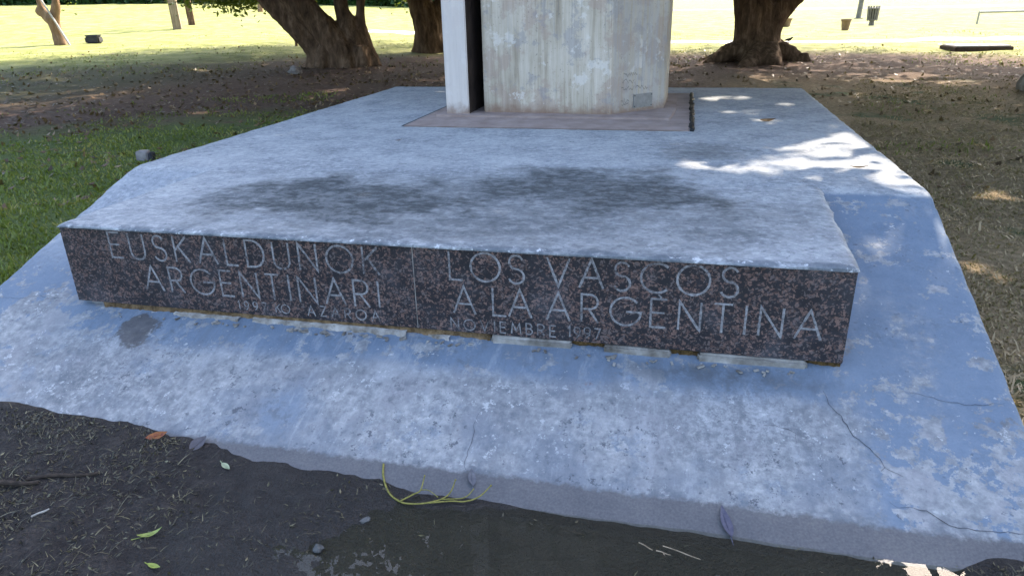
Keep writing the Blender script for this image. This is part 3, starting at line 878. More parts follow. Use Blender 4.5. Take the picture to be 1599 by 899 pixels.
# ------------------------------------------------------------------ trees
def leaf_quads(C, size, tint, up=0.35, aspect=0.5):
    """folded diamond leaves: 4 verts, 2 triangles each"""
    n = len(C)
    d = rng.normal(size=(n, 3)); d[:, 2] *= 0.6; d /= np.linalg.norm(d, axis=1, keepdims=True)
    r = rng.normal(size=(n, 3)); r[:, 2] += up * 2
    w = np.cross(d, r); w /= np.linalg.norm(w, axis=1, keepdims=True)
    nn = np.cross(d, w)
    s = size * rng.uniform(0.7, 1.25, n)[:, None]
    a = C - d * s * .5; b = C + d * s * .5 - nn * s * .08
    m = C - d * s * .03 + nn * s * .06
    l = m + w * s * aspect * .5; q = m - w * s * aspect * .5
    V = np.stack([a, l, b, q], 1).reshape(-1, 3)
    k = np.arange(n)[:, None] * 4
    F = np.concatenate([k + [[0, 1, 2]], k + [[0, 2, 3]]], 0)
    return V, F, np.repeat(tint, 4)

def in_dome(P, dome, k=1.0):
    cx, cy, rx, ry, z0, hz = dome
    q = ((P[:, 0] - cx) / rx) ** 2 + ((P[:, 1] - cy) / ry) ** 2 + ((P[:, 2] - z0) / hz) ** 2
    return (q < k) & (P[:, 2] > z0)

DOMES = {'a': (-9.0, 17.2, 10.0, 8.6, 2.5, 9.5), 'b': (-8.6, 24.0, 6.0, 5.5, 2.7, 7.5), 'c': (1.9, 16.0, 10.2, 11.2, 2.4, 11.5), 'd': (10.0, 14.0, 7.5, 8.0, 3.6, 8.0)}
# gaps in the foliage, listed by where their light reaches the platform and lawn (x, y, rx, ry)
GAPS = [(0.85, 4.72, .36, .50), (1.05, 4.36, .26, .30), (0.28, 4.20, .36, .20), (0.62, 4.34, .2, .12), (1.17, 4.02, .20, .20), (1.12, 5.2, .18, .3), (0.45, 4.95, .16, .12), (0.60, 5.95, .17, .20), (0.35, 7.35, .28, .30), (0.50, 6.40, .2, .16),
        (1.05, 7.75, .18, .2), (1.15, 5.6, .14, .35), (-2.65, 7.7, .16, .25), (-3.06, 4.98, .12, .10), (0.30, 5.2, .12, .10), (0.9, 6.9, .2, .15),
        (5.1, 15.4, .5, .5), (4.7, 16.6, .45, .5), (4.2, 15.9, .3, .3), (6.2, 14.2, .3, .3), (1.65, 3.35, .16, .22), (2.9, 7.2, .2, .25), (3.6, 9.5, .2, .3), (2.2, 5.2, .15, .2),
        (-6.5, 13.6, .5, .3), (-9.4, 14.8, .6, .3), (-5.0, 15.4, .5, .3), (-11.5, 16.0, .6, .4), (-4.6, 11.2, .3, .2), (2.8, 17.6, .4, .3), (0.9, 16.2, .35, .3), (-7.4, 10.8, .3, .2)]
def gap_mask(U):
    m = np.zeros(len(U), bool)
    wob = 0.10 * np.sin(9 * U[:, 0] + 4 * U[:, 1]) + 0.09 * np.sin(13 * U[:, 1] - 7 * U[:, 0])
    for (a, b, ra, rb) in GAPS:
        m |= np.hypot((U[:, 0] - a) / (ra * .88 + .04), (U[:, 1] - b) / (rb * .88 + .04)) + wob + 0.16 * rng.uniform(-1, 1, len(U)) < 1
    m &= rng.uniform(0, 1, len(U)) < 0.965
    return m
def to_plane(C): return (C - SV * ((C[:, 2:3] - 0.6) / SV[2]))[:, :2]

def dome_points(dome, n):
    cx, cy, rx, ry, z0, hz = dome
    v = rng.normal(size=(n, 3)); v[:, 2] = np.abs(v[:, 2]); v /= np.linalg.norm(v, axis=1, keepdims=True)
    r = rng.uniform(0.25, 1.0, n) ** 0.45
    # ragged outline: lobes
    lob = 1 + 0.10 * np.sin(5 * np.arctan2(v[:, 1], v[:, 0]) + cx) + 0.08 * np.sin(7 * v[:, 2] * 3 + 3 * v[:, 0])
    P = v * (r * lob)[:, None] * [rx, ry, hz] + [cx, cy, z0]
    return P
LEAVES = {}
for key, cnt in (('a', 2300), ('b', 800), ('c', 3300), ('d', 1900)):
    cl = dome_points(DOMES[key], cnt)                       # twig ends, each with a spray of leaves
    P = np.repeat(cl, 17, 0) + rng.normal(size=(cnt * 17, 3)) * [0.34, 0.34, 0.24]
    P = P[P[:, 2] > DOMES[key][4] - 0.2]
    LEAVES[key] = P[~gap_mask(to_plane(P))]
OA, OD = np.array([0.72, 1.66, 0.0]), np.array([0.315, 0.725, 0.612])  # crown hole carved along the puddle's mirrored view so sky reflects there
def opening(P):
    r = P - OA; t = r @ OD; q = r - t[:, None] * OD
    return (t > 2) & (np.hypot(q[:, 0] / (0.55 + .03 * t), (q[:, 2] * 1.2) / (0.22 + .01 * t)) + 0.5 * rng.uniform(-1, 1, len(P)) < 1)
def coverage():
    ext = (-16., 11., 0.3, 19.); cs = 0.07
    nx, ny = int((ext[1] - ext[0]) / cs), int((ext[3] - ext[2]) / cs)
    g = np.zeros((nx, ny), np.int32)
    for P in LEAVES.values():
        U = to_plane(P)
        i = ((U[:, 0] - ext[0]) / cs).astype(int); j = ((U[:, 1] - ext[2]) / cs).astype(int)
        for di in (-1, 0, 1):
            for dj in (-1, 0, 1):
                a, b = i + di, j + dj
                ok = (a >= 0) & (a < nx) & (b >= 0) & (b < ny)
                np.add.at(g, (a[ok], b[ok]), 1)
    return g, ext, cs
for it in range(4):                                        # add leaves along sun rays so platform and ground stay shaded
    g_, ext, cs = coverage()
    I, J = np.nonzero(g_ < 13)
    U = np.stack([ext[0] + (I + .5) * cs, ext[2] + (J + .5) * cs], 1)
    near_ = (U[:, 0] > -4.2) & (U[:, 0] < 1.8) & (U[:, 1] < 8.8)
    U = U[near_ | (g_[I, J] < 6)]
    U = U[~gap_mask(U)]
    lim = (U[:, 1] < 15.5) & (U[:, 0] > -13 + 0.3 * U[:, 1]) & (U[:, 0] < 9)
    U = U[lim]
    keep = (np.sin(U[:, 0] * 2.1 + 1.3) + np.sin(U[:, 1] * 1.7 + U[:, 0]) + np.sin(U[:, 0] * 4.3 - U[:, 1] * 3.1)) < (1.75 if it < 2 else 1.9)
    onp = (U[:, 0] > -3.9) & (U[:, 0] < 1.6) & (U[:, 1] < 8.5)
    U = U[keep | onp]
    placed = 0
    for key in ('c', 'a', 'd'):
        if not len(U): break
        for tries in range(10):
            z = rng.uniform(3.5, 13.0, len(U))
            P = np.concatenate([U, np.full((len(U), 1), 0.6)], 1) + SV * ((z - 0.6) / SV[2])[:, None]
            ok = in_dome(P, DOMES[key], 1.12)
            if ok.any():
                LEAVES[key] = np.vstack([LEAVES[key], P[ok] + rng.normal(size=(ok.sum(), 3)) * .03])
                placed += ok.sum()
            U = U[~ok]
            if not len(U): break
    print('fill', it, placed, 'left', len(U))

tt_ = rng.uniform(14, 19.5, 700)[:, None]  # extra leaf clump added on the sun's line to shade the puddle's right end
LEAVES['c'] = np.vstack([LEAVES['c'], np.array([0.85, 1.72, 0.0]) + SV * tt_ + rng.normal(size=(700, 3)) * [.42, .3, .3]])
for key in LEAVES: LEAVES[key] = LEAVES[key][~opening(LEAVES[key])]
def spray(center, n, spread):
    return np.array(center) + rng.normal(size=(n, 3)) * spread

def tree(name, label, base, stems, dome=None, key=None, bark=M_BARK, vox=0.055, sprays=(), leaf=0.30, extra=(), disp=0.05, group=None):
    root = empty(name, base, label, 'tree', group)
    bm = bmesh.new()
    B = Vector(base)
    for pts, rad in stems:
        P, Rr = spline([B + Vector(p) for p in pts], rad, 5)
        tube(bm, P, Rr, 14, 0.06, len(P))
    me = remesh(bm, vox)
    co = np.empty(len(me.vertices) * 3, np.float32); me.vertices.foreach_get('co', co); co = co.reshape(-1, 3)
    no = np.empty(len(me.vertices) * 3, np.float32); me.vertices.foreach_get('normal', no); no = no.reshape(-1, 3)
    dsp = np.array([fbm((p[0] * 3.2, p[1] * 3.2, p[2] * 0.8)) + 0.4 * fbm((p[0] * 11, p[1] * 11, p[2] * 3), 3) for p in co])
    co = co + no * (dsp * disp)[:, None]
    me.vertices.foreach_set('co', co.astype(np.float32).ravel())
    if extra:
        b2 = bmesh.new(); b2.from_mesh(me)
        for pts, rad in extra:
            P, Rr = spline(pts, rad, 4); tube(b2, P, Rr, 8, 0.05, 2)
        me2 = bm_mesh('trunk', b2); bpy.data.meshes.remove(me); me = me2
    link('trunk', me, bark, root, smooth=True)
    P = LEAVES[key] if key else np.zeros((0, 3))
    V, F, T = leaf_quads(P, leaf, np.clip(rng.normal(.45, .25, len(P)), 0, 1))
    if sprays:
        Q = np.vstack([spray(*s) for s in sprays])
        V2, F2, T2 = leaf_quads(Q, leaf * .62, np.clip(rng.normal(.72, .2, len(Q)), 0, 1))  # sprays get a yellower tint, backlit brightness put into their colour
        F = np.vstack([F, F2 + len(V)]); V = np.vstack([V, V2]); T = np.concatenate([T, T2])
    if len(V):
        link('crown', fast_mesh('crown', V, F, T), M_LEAF, root)
    return root

UU = Vector((0.9734, 0.2281, 0)); VV = Vector((-0.2281, 0.9734, 0))   # across and away, as seen from the path in front
def fr(px0, py0, sc):
    """local frame: (across, up, away) given in units of the trunk sketch"""
    return lambda px, py, away=0.0: tuple(UU * ((px - px0) * sc) + VV * away + Vector((0, 0, (py0 - py) * sc)))
def limbs(base, dome, n, r0, z0):
    out = []
    cx, cy, rx, ry, zz, hz = dome
    for k in range(n):
        th = 2 * math.pi * k / n + random.uniform(-.3, .3); q = random.uniform(.55, .85)
        e = Vector((cx + rx * q * math.cos(th), cy + ry * q * math.sin(th), zz + hz * random.uniform(.25, .6)))
        s = Vector(base) + Vector((0, 0, z0))
        m = s.lerp(e, .5) + Vector((0, 0, random.uniform(.3, 1.2)))
        out.append(([s, m, e], [r0, r0 * .6, r0 * .15]))
    return out

# big leaning fig on the left
b = (-8.55, 17.25, 0.15); t = fr(532, 105, .0163)
tree('fig_tree', 'many-stemmed leaning fig tree with buttressed trunk left of the pillar', b, [
    ([t(503, 112, -.1), t(502, 85, 0), t(470, 42, .05), t(430, 0, .1), t(385, -60, .1), t(330, -140, 0)], [.32, .30, .32, .28, .27, .22]),
    ([t(545, 112, -.25), t(537, 80, -.2), t(508, 42, -.15), t(471, 0, -.1), t(440, -50, -.3), t(410, -150, -.8)], [.34, .34, .32, .33, .30, .22]),
    ([t(556, 112, .1), t(555, 75, .1), t(547, 46, .1), t(541, 25, .1), t(539, 0, .15), t(530, -60, .4), t(560, -170, 1.2)], [.42, .36, .26, .17, .18, .22, .2]),
    ([t(574, 110, .15), t(567, 62, .15), t(567, 32, .2), t(572, 0, .2), t(590, -70, .2), t(640, -160, .4)], [.30, .20, .125, .12, .13, .1]),
    ([t(490, -2, -.05), t(515, -4, .05), t(545, -6, .15)], [.16, .13, .14]),
    ([t(484, 113, -.2), t(490, 100, -.1), t(497, 80, 0)], [.14, .17, .24]),
    ([t(505, 116, -.55), t(509, 102, -.4), t(513, 80, -.2)], [.14, .16, .22]),
    ([t(526, 110, -.2), t(528, 95, -.2), t(530, 75, -.1)], [.30, .28, .24]),
    ([t(552, 119, -.6), t(548, 105, -.45), t(540, 80, -.25)], [.14, .19, .26]),
    ([t(575, 116, -.35), t(571, 102, -.25), t(563, 80, -.1)], [.16, .20, .26]),
    ([t(592, 113, -.1), t(584, 102, 0), t(572, 85, .1)], [.12, .18, .24]),
    ([t(470, 116, -.3), t(486, 109, -.2), t(505, 104, -.1)], [.06, .10, .14]),
    ([t(535, 121, -1.0), t(542, 113, -.7), t(545, 106, -.4)], [.05, .09, .12]),
], key='a', vox=.04, disp=.04, extra=limbs(b, DOMES['a'], 9, .3, 2.4),
    sprays=[((-13.6, 21.0, 1.80), 420, (.50, .5, .20)), ((-14.3, 20.6, 1.98), 380, (.6, .5, .18)), ((-12.9, 21.2, 2.05), 300, (.6, .5, .2)), ((-6.5, 24.5, 2.15), 60, (.3, .4, .15))])

b = (-7.72, 21.6, 0.2); t = fr(670, 84, .0196)
tree('fig_tree', 'stout forked fig trunk standing close behind the pillar on its left', b, [
    ([t(668, 92, 0), t(670, 70, 0), t(669, 40, 0), t(660, 8, 0), t(648, -40, 0), t(620, -120, 0)], [.46, .41, .40, .34, .28, .22]),
    ([t(680, 88, .1), t(680, 60, .1), t(684, 30, .1), t(696, 8, .1), t(708, -30, .1), t(760, -120, 0)], [.36, .32, .28, .22, .22, .16]),
    ([t(648, 88, 0), t(656, 76, 0), t(664, 55, 0)], [.14, .2, .28]),
    ([t(700, 88, -.1), t(690, 78, 0), t(678, 55, 0)], [.12, .2, .26]),
], key='b', extra=limbs(b, DOMES['b'], 6, .24, 2.0), sprays=[((-9.6, 25.2, 1.75), 110, (.35, .4, .25)), ((-9.2, 25.0, 2.1), 80, (.5, .4, .2))], leaf=.26)

b = (1.62, 19.6, 0.06); t = fr(1172, 94, .0164)
tree('fig_tree', 'thick fig tree with knuckled surface roots right of the pillar', b, [
    ([t(1172, 104, 0), t(1170, 80, 0), t(1167, 50, 0), t(1165, 20, 0), t(1160, -20, 0), t(1140, -120, -.6)], [.62, .50, .43, .42, .38, .28]),
    ([t(1185, 100, -.05), t(1188, 75, -.1), t(1194, 45, -.1), t(1204, 22, -.1), t(1226, 0, -.1), t(1270, -40, -.1), t(1340, -120, 0)], [.40, .30, .27, .26, .22, .20, .15]),
    ([t(1185, 10, .2), t(1190, -15, .3), t(1200, -90, 1.0)], [.3, .28, .2]),
    ([t(1162, 76, -.1), t(1140, 76, -.2), t(1116, 86, -.35), t(1090, 98, -.5)], [.34, .24, .16, .06]),
    ([t(1160, 82, .1), t(1138, 82, .3), t(1118, 90, .4), t(1098, 97, .5)], [.26, .18, .13, .05]),
    ([t(1168, 82, -.45), t(1155, 92, -.9), t(1134, 99, -1.3), t(1108, 107, -1.7)], [.34, .24, .16, .05]),
    ([t(1180, 80, -.5), t(1186, 92, -.85), t(1188, 104, -1.2)], [.36, .27, .12]),
    ([t(1192, 68, 0), t(1210, 70, .05), t(1226, 80, .05), t(1246, 95, 0)], [.24, .15, .12, .06]),
    ([t(1198, 80, -.25), t(1212, 76, -.35), t(1224, 88, -.45), t(1236, 98, -.6)], [.22, .16, .13, .06]),
    ([t(1210, 90, -.3), t(1226, 82, -.4), t(1236, 94, -.5), t(1262, 100, -.6)], [.16, .13, .13, .04]),
    ([t(1222, 96, -.5), t(1238, 86, -.55), t(1248, 97, -.65), t(1280, 101, -.9)], [.14, .12, .12, .04]),
], key='c', extra=limbs(b, DOMES['c'], 10, .3, 2.4), sprays=[((-0.9, 22.6, 1.98), 50, (.28, .3, .1)), ((-0.7, 22.0, 2.2), 60, (.4, .3, .15))])

b = (7.25, 14.55, 0.03); t = lambda u, a, z: tuple(UU * u + VV * a + Vector((0, 0, z)))
tree('fig_tree', 'fig tree at the right edge with one pale root in view', b, [
    ([t(0, 0, -.2), t(0, 0, .6), t(.1, 0, 1.6), t(.2, 0, 3), t(.5, .3, 5)], [.75, .58, .48, .45, .35]),
    ([t(.2, 0, 1.4), t(.9, 0, 2.4), t(1.8, .2, 4)], [.35, .3, .2]),
    ([t(-.3, 0, .35), t(-.9, -.1, .26), t(-1.45, -.15, .20), t(-1.78, -.2, -.02)], [.36, .27, .23, .13]),
    ([t(-.3, -.3, .3), t(-.8, -.8, .1), t(-1.0, -1.3, -.05)], [.3, .18, .08]),
], key='d', extra=limbs(b, DOMES['d'], 9, .28, 2.6), bark=make_bark('pale_grey_bark', (.16, .135, .11), (.32, .28, .235), (.52, .48, .43)))

# ------------------------------------------------------------------ background things, left
def gz(x, y, d=0.0): return (x, y, terr1(x, y) + d)
b = gz(-21.87, 22.30, -.03)
t = fr(96, 71, .0230)
r = tree('small_tree', 'small bare forked tree on the sunlit lawn at far left', b, [
    ([t(96, 74), t(94, 55), t(92, 40), t(90, 30)], [.24, .17, .19, .22]),
    ([t(90, 34), t(80, 22), t(78, 5), t(70, -40)], [.2, .17, .11, .06]),
    ([t(92, 36), t(101, 18), t(105, 0), t(118, -50)], [.2, .14, .10, .05]),
    ([t(84, 28), t(72, 22), t(77, 15)], [.12, .1, .09]),
], bark=M_BARK2, vox=.04, disp=.03, sprays=[((-22.2, 22.0, 3.3), 260, (.9, .8, .5)), ((-21.5, 22.6, 1.9), 22, (.15, .15, .3))], leaf=.16)
M_WOOD = simple('weathered_timber', (0.16, 0.12, 0.08), (0.34, 0.27, 0.19), 6, 0.9, 0.4, (4, 4, .4))
M_GREYW = simple('bleached_pole', (0.33, 0.31, 0.29), (0.5, 0.48, 0.46), 6, 0.8, 0.2, (4, 4, .4))
M_METAL = simple('dull_painted_steel', (0.12, 0.11, 0.105), (0.20, 0.185, 0.175), 10, 0.5, 0.1, spec=0.5)
g = bmesh.new()
p0 = Vector(gz(-21.35, 22.15)); p1 = p0 + UU * (-.72) + VV * .1 + Vector((0, 0, 1.55))
tube(g, [p0 - Vector((0, 0, .05)), p0.lerp(p1, .5), p1], [.035, .032, .03], 8)
tag(link('leaning_pole', bm_mesh('leaning_pole', g), M_GREYW, loc=p0), 'pale thin pole leaning against the small bare tree', 'pole')
c = Vector(gz(-20.95, 22.85, .13))
g = bmesh.new(); add_box(g, c, (.50, .34, .27), rz=.23, bev=.05)
for v in g.verts: v.co += Vector((random.uniform(-.015, .015),) * 3)
bx = empty('dark_crate', c - Vector((0, 0, .13)), 'dark low crate on the lawn beside the small bare tree', 'crate')
link('body', bm_mesh('body', g), simple('dark_crate_plastic', (.02, .02, .022), (.05, .048, .048), 8, .7, .2), bx)
g = bmesh.new(); add_box(g, c + Vector((0, 0, .15)), (.46, .30, .03), rz=.23, bev=.01); link('lid', bm_mesh('lid', g), M_BLACK, bx)
for (x, y, w, hgt, lab) in ((-22.98, 30.16, .36, 3.4, 'thick squared timber post on the far lawn, the nearer of two'), (-24.2, 32.9, .30, 3.2, 'darker timber post standing just behind the squared post')):
    g = bmesh.new(); bb = Vector(gz(x, y, -.1)); add_box(g, bb + Vector((0, 0, hgt / 2)), (w, w * .8, hgt), rz=.5, ry=-.02, bev=.02)
    for v in g.verts: v.co.z += random.uniform(-.02, .02)
    tag(link('timber_post', bm_mesh('timber_post', g), M_WOOD if w > .33 else M_BARK, loc=bb), lab, 'post', 'timber posts on the far lawn')
b = gz(-27.2, 44.2, -.05)
tree('sapling', 'thin grey sapling on the far lawn left of the leaning fig', b, [([(0, 0, 0), (.05, 0, 1.0), (-.1, 0, 2.2), (-.5, 0, 3.4)], [.18, .15, .13, .08]), ([(0, 0, 1.1), (-.9, 0, 1.9), (-1.6, .2, 2.3)], [.1, .08, .04])], bark=M_BARK2, vox=.05, disp=.02, sprays=[((-27.6, 44.2, 4.8), 160, (.8, .8, .5))], leaf=.2)
g = bmesh.new(); bb = Vector(gz(-13.0, 23.05, -.05)); tube(g, [bb, bb + Vector((.0, 0, .25)), bb + Vector((.03, 0, .5))], [.05, .045, .04], 8)
tag(link('stake', bm_mesh('stake', g), M_BARK, loc=bb), 'short dark stake on the lawn left of the leaning fig', 'stake')
# dead brushwood hanging at the top left
bb = Vector(gz(-23.35, 30.75)); rb = empty('dry_bush', bb, 'bare pale twiggy bush beside the timber posts', 'bush'); g = bmesh.new()
for k in range(60):
    st_ = bb + Vector((0, 0, 1.55 + random.uniform(-.1, .3))); L = random.uniform(1.0, 2.7)
    e = st_ - UU * L + VV * random.uniform(-.5, .5) + Vector((0, 0, random.uniform(-.25, .25)))
    tube(g, [st_, st_.lerp(e, .5) + Vector((0, 0, random.uniform(.05, .35))), e], [.020, .014, .006], 5)
tube(g, [bb - Vector((0, 0, .1)), bb + Vector((0, 0, 1.1)), bb + Vector((.1, 0, 2.2))], [.07, .06, .05], 7)
link('twigs', bm_mesh('twigs', g), M_GREYW, rb)
# concrete stub beside the platform
g = bmesh.new(); bb = Vector(gz(-5.98, 6.86, -.03)); add_box(g, bb + Vector((0, 0, .075)), (.135, .12, .13), rz=.25, bev=.012)
for v in g.verts: v.co += Vector((random.uniform(-.006, .006), random.uniform(-.006, .006), random.uniform(-.006, .006)))
M_STUB = simple('weathered_cement', (0.16, 0.14, 0.135), (0.33, 0.30, 0.29), 14, 0.9, 0.5)
stub = empty('concrete_stub', bb, 'small grey concrete stub in the grass left of the platform', 'stub')
link('body', bm_mesh('body', g), M_STUB, stub)
g = bmesh.new(); add_box(g, bb + Vector((.092, .022, .07)), (.04, .11, .11), rz=.25, bev=.01); link('side_plate', bm_mesh('side_plate', g), M_CRACK, stub)

# hedge along the far edge of the lawn
def hedge():
    root = empty('hedge', gz(-36, 50), 'long dark green hedge along the far left edge of the lawn', 'hedge')
    pts = [(-70, 34), (-58, 42), (-48, 48.5), (-38, 53), (-28, 55.5), (-18, 57.5), (-10, 58.5), (-4, 59)]
    C = []
    g = bmesh.new(); L_, R_ = [], []
    for (a, c) in zip(pts[:-1], pts[1:]):
        k = 2600
        s = rng.uniform(0, 1, k)
        x = a[0] + (c[0] - a[0]) * s; y = a[1] + (c[1] - a[1]) * s
        hh = 2.6 + .35 * np.sin(x * .9) + .2 * np.sin(x * 2.3)
        z = terr(x, y) + hh * rng.uniform(-.02, 1, k)
        dd = rng.normal(0, .12, k) - .65
        nv = np.array([c[1] - a[1], -(c[0] - a[0])]); nv = nv / np.linalg.norm(nv)
        C.append(np.stack([x - nv[0] * dd * np.sign(1), y - nv[1] * dd, z], 1))
    P = np.vstack(C)
    V, F, T = leaf_quads(P, .42, np.clip(rng.normal(.45, .25, len(P)), 0, 1), aspect=.7)
    link('foliage', fast_mesh('foliage', V, F, T), M_HEDGE, root)
    V, F = [], []
    for p in pts:
        z = terr1(*p)
        V += [(p[0], p[1] - .5, z - .2), (p[0], p[1] - .4, z + 2.4), (p[0], p[1] + .6, z + 2.5), (p[0], p[1] + .7, z - .2)]
    for i in range(len(pts) - 1):
        for q in range(3): F.append((4 * i + q, 4 * i + 4 + q, 4 * i + 5 + q, 4 * i + 1 + q))
    n = NT('hedge_core'); m = n.finish(n.mix(n.noise(2.0, 5, .7), (0.010, 0.022, 0.007), (0.03, 0.055, 0.015)), .9)
    link('inner_branches', pydata('inner_branches', V, F), m, root)
hedge()

# ------------------------------------------------------------------ background things, right
M_PATH = simple('pale_gravel_path', (0.40, 0.37, 0.36), (0.56, 0.53, 0.52), 5, 0.95, 0.4)
def strip(name, cl, w, mat, dz=.02):
    V, F = [], []
    P, _ = spline([Vector((x, y, 0)) for x, y in cl], [1] * len(cl), 24)
    for i, p in enumerate(P):
        a, b_ = P[max(i - 1, 0)], P[min(i + 1, len(P) - 1)]
        tt = (b_ - a).normalized(); nn = Vector((-tt.y, tt.x, 0))
        for s in (-1, -.33, .33, 1):
            q = p + nn * s * w * .5 * (1 + .08 * math.sin(i * .9 + s))
            V.append((q.x, q.y, terr1(q.x, q.y) + relief(q.x, q.y) + (dz if abs(s) < 1 else -.03)))
    for i in range(len(P) - 1):
        for k in range(3): F.append((4 * i + k, 4 * i + k + 1, 4 * i + 5 + k, 4 * i + 4 + k))
    me = pydata(name, V, F); bmm = bmesh.new(); bmm.from_mesh(me); bmesh.ops.recalc_face_normals(bmm, faces=bmm.faces); bmm.to_mesh(me); bmm.free()
    return tag(link(name, me, mat), kind='structure')
strip('path', [(-14, 31.5), (-6, 28.6), (-1, 27.0), (2, 26.5), (5, 26.3), (9, 26.8), (16, 28.5), (30, 34)], 1.7, M_PATH, .03)
strip('road', [(-20, 62), (0, 66), (20, 62), (50, 56)], 7, simple('grey_asphalt_road', (0.07, .066, .07), (.11, .105, .11), 3, .9, .3), .05)

M_TERRA = simple('terracotta', (0.20, 0.13, 0.085), (0.32, 0.22, 0.15), 8, 0.85, 0.2)
M_SOIL = simple('pot_soil', (0.03, 0.02, 0.015), (0.07, 0.05, 0.04), 20, 1, 0.5)
def pot(x, y, r, hh, lab):
    bb = Vector(gz(x, y)); o = empty('plant_pot', bb, lab, 'plant pot', 'pots on the far lawn')
    g = bmesh.new(); prof = [(r * .72, 0), (r * .98, hh * .84), (r * 1.1, hh * .84), (r * 1.12, hh), (r * .98, hh), (r * .94, hh * .86)]
    rings = [[g.verts.new(bb + Vector((q * math.cos(2 * math.pi * k / 20), q * math.sin(2 * math.pi * k / 20), z))) for k in range(20)] for q, z in prof]
    for a, c in zip(rings[:-1], rings[1:]):
        for k in range(20): g.faces.new((a[k], a[(k + 1) % 20], c[(k + 1) % 20], c[k]))
    g.faces.new(rings[0][::-1])
    link('bowl', bm_mesh('bowl', g), M_TERRA, o)
    g = bmesh.new(); bmesh.ops.create_circle(g, cap_ends=True, segments=20, radius=r * .96, matrix=Matrix.Translation(bb + Vector((0, 0, hh * .9)))); link('soil', bm_mesh('soil', g), M_SOIL, o)
pot(6.2, 32.7, .185, .43, 'terracotta pot on the sunlit lawn left of the slatted litter bin')
pot(4.35, 36.4, .24, .36, 'terracotta pot half hidden behind the fig tree with knuckled roots')
bb = Vector(gz(3.75, 36.3)); g = bmesh.new(); add_box(g, bb + Vector((0, 0, .5)), (.8, .7, 1.0), rz=.2, bev=.03)
pl = empty('planter_box', bb, 'brown planter box behind the right-hand fig, beside a pot', 'planter')
link('box', bm_mesh('box', g), M_TERRA, pl)
g = bmesh.new(); add_box(g, bb + Vector((0, 0, 1.03)), (.86, .76, .06), rz=.2, bev=.01); link('rim', bm_mesh('rim', g), M_TERRA, pl)

# slatted litter bin
bb = Vector(gz(8.0, 36.55)); bn = empty('litter_bin', bb, 'dark slatted litter bin on a short foot in the sunlit lawn', 'litter bin')
for k in range(14):
    th = 2 * math.pi * k / 14; g = bmesh.new()
    add_box(g, bb + Vector((.235 * math.cos(th), .235 * math.sin(th), .50)), (.018, .066, .62), rz=th, ry=.06)
    link('slat', bm_mesh('slat', g), M_METAL, bn)
for z, rr in ((.24, .225), (.70, .255)):
    g = bmesh.new(); pts = [bb + Vector((rr * math.cos(2 * math.pi * k / 20), rr * math.sin(2 * math.pi * k / 20), z)) for k in range(21)]
    tube(g, pts, [.018] * 21, 6); link('hoop', bm_mesh('hoop', g), M_METAL, bn)
g = bmesh.new(); bmesh.ops.create_cone(g, cap_ends=True, segments=16, radius1=.17, radius2=.18, depth=.5, matrix=Matrix.Translation(bb + Vector((0, 0, .47)))); link('liner', bm_mesh('liner', g), M_BLACK, bn)
g = bmesh.new(); bmesh.ops.create_cone(g, cap_ends=True, segments=12, radius1=.13, radius2=.10, depth=.24, matrix=Matrix.Translation(bb + Vector((0, 0, .10)))); link('foot', bm_mesh('foot', g), M_METAL, bn)
# lamp pole
bb = Vector(gz(9.0, 44.4, -.1)); po = empty('lamp_pole', bb, 'plain grey-brown pole behind the litter bin, rising out of view', 'pole')
g = bmesh.new(); tube(g, [bb, bb + Vector((.08, 0, 2)), bb + Vector((.2, 0, 5.5))], [.14, .12, .09], 12); link('shaft', bm_mesh('shaft', g), M_METAL, po)
g = bmesh.new(); add_box(g, bb + Vector((0, 0, .1)), (.42, .42, .06), bev=.01); link('base_plate', bm_mesh('base_plate', g), M_METAL, po)
# low rail
bb = Vector(gz(12.1, 36.1)); ra = empty('low_rail', bb, 'low pale metal rail at the upper right edge', 'rail')
d_ = Vector((.95, .30, 0)).normalized()
for q in (0, 2.4, 4.8):
    e = bb + d_ * q; g = bmesh.new(); tube(g, [Vector((e.x, e.y, terr1(e.x, e.y) - .1)), Vector((e.x, e.y, bb.z + .47))], [.045, .045], 8); link('post', bm_mesh('post', g), M_GREYW, ra)
g = bmesh.new(); tube(g, [bb + Vector((0, 0, .47)), bb + d_ * 2.4 + Vector((0, 0, .475)), bb + d_ * 4.85 + Vector((0, 0, .48))], [.05, .05, .05], 8); link('bar', bm_mesh('bar', g), M_GREYW, ra)
# concrete manhole slab
bb = Vector(gz(7.65, 22.55)); mh = empty('inspection_slab', bb, 'flat concrete inspection slab with dark sides in the lawn', 'slab')
g = bmesh.new(); add_box(g, bb + Vector((0, 0, .03)), (1.45, 1.0, .12), rz=.1, bev=.015); link('kerb', bm_mesh('kerb', g), simple('dark_brick_kerb', (.045, .028, .024), (.10, .065, .055), 8, .9, .3), mh)
g = bmesh.new(); add_box(g, bb + Vector((0, 0, .10)), (1.36, .92, .04), rz=.1, bev=.012); link('lid', bm_mesh('lid', g), M_PATH, mh)
# small dark bird pecking at the path
bb = Vector(gz(3.15, 25.2, .05)); g = bmesh.new()
P, Rr = spline([bb + Vector(p) for p in ((-.13, 0, .07), (-.05, 0, .09), (.03, 0, .10), (.07, 0, .13), (.10, 0, .15), (.135, 0, .145))], [.008, .035, .045, .03, .024, .004], 4)
tube(g, P, Rr, 10)
tube(g, [bb + Vector((0, .015, .08)), bb + Vector((.005, .015, -.04))], [.006, .005], 5); tube(g, [bb + Vector((.01, -.015, .08)), bb + Vector((.015, -.015, -.04))], [.006, .005], 5)
tag(link('bird', bm_mesh('bird', g), M_BLACK, loc=bb, smooth=True), 'tiny dark bird on the ground right of the knuckled roots', 'bird')

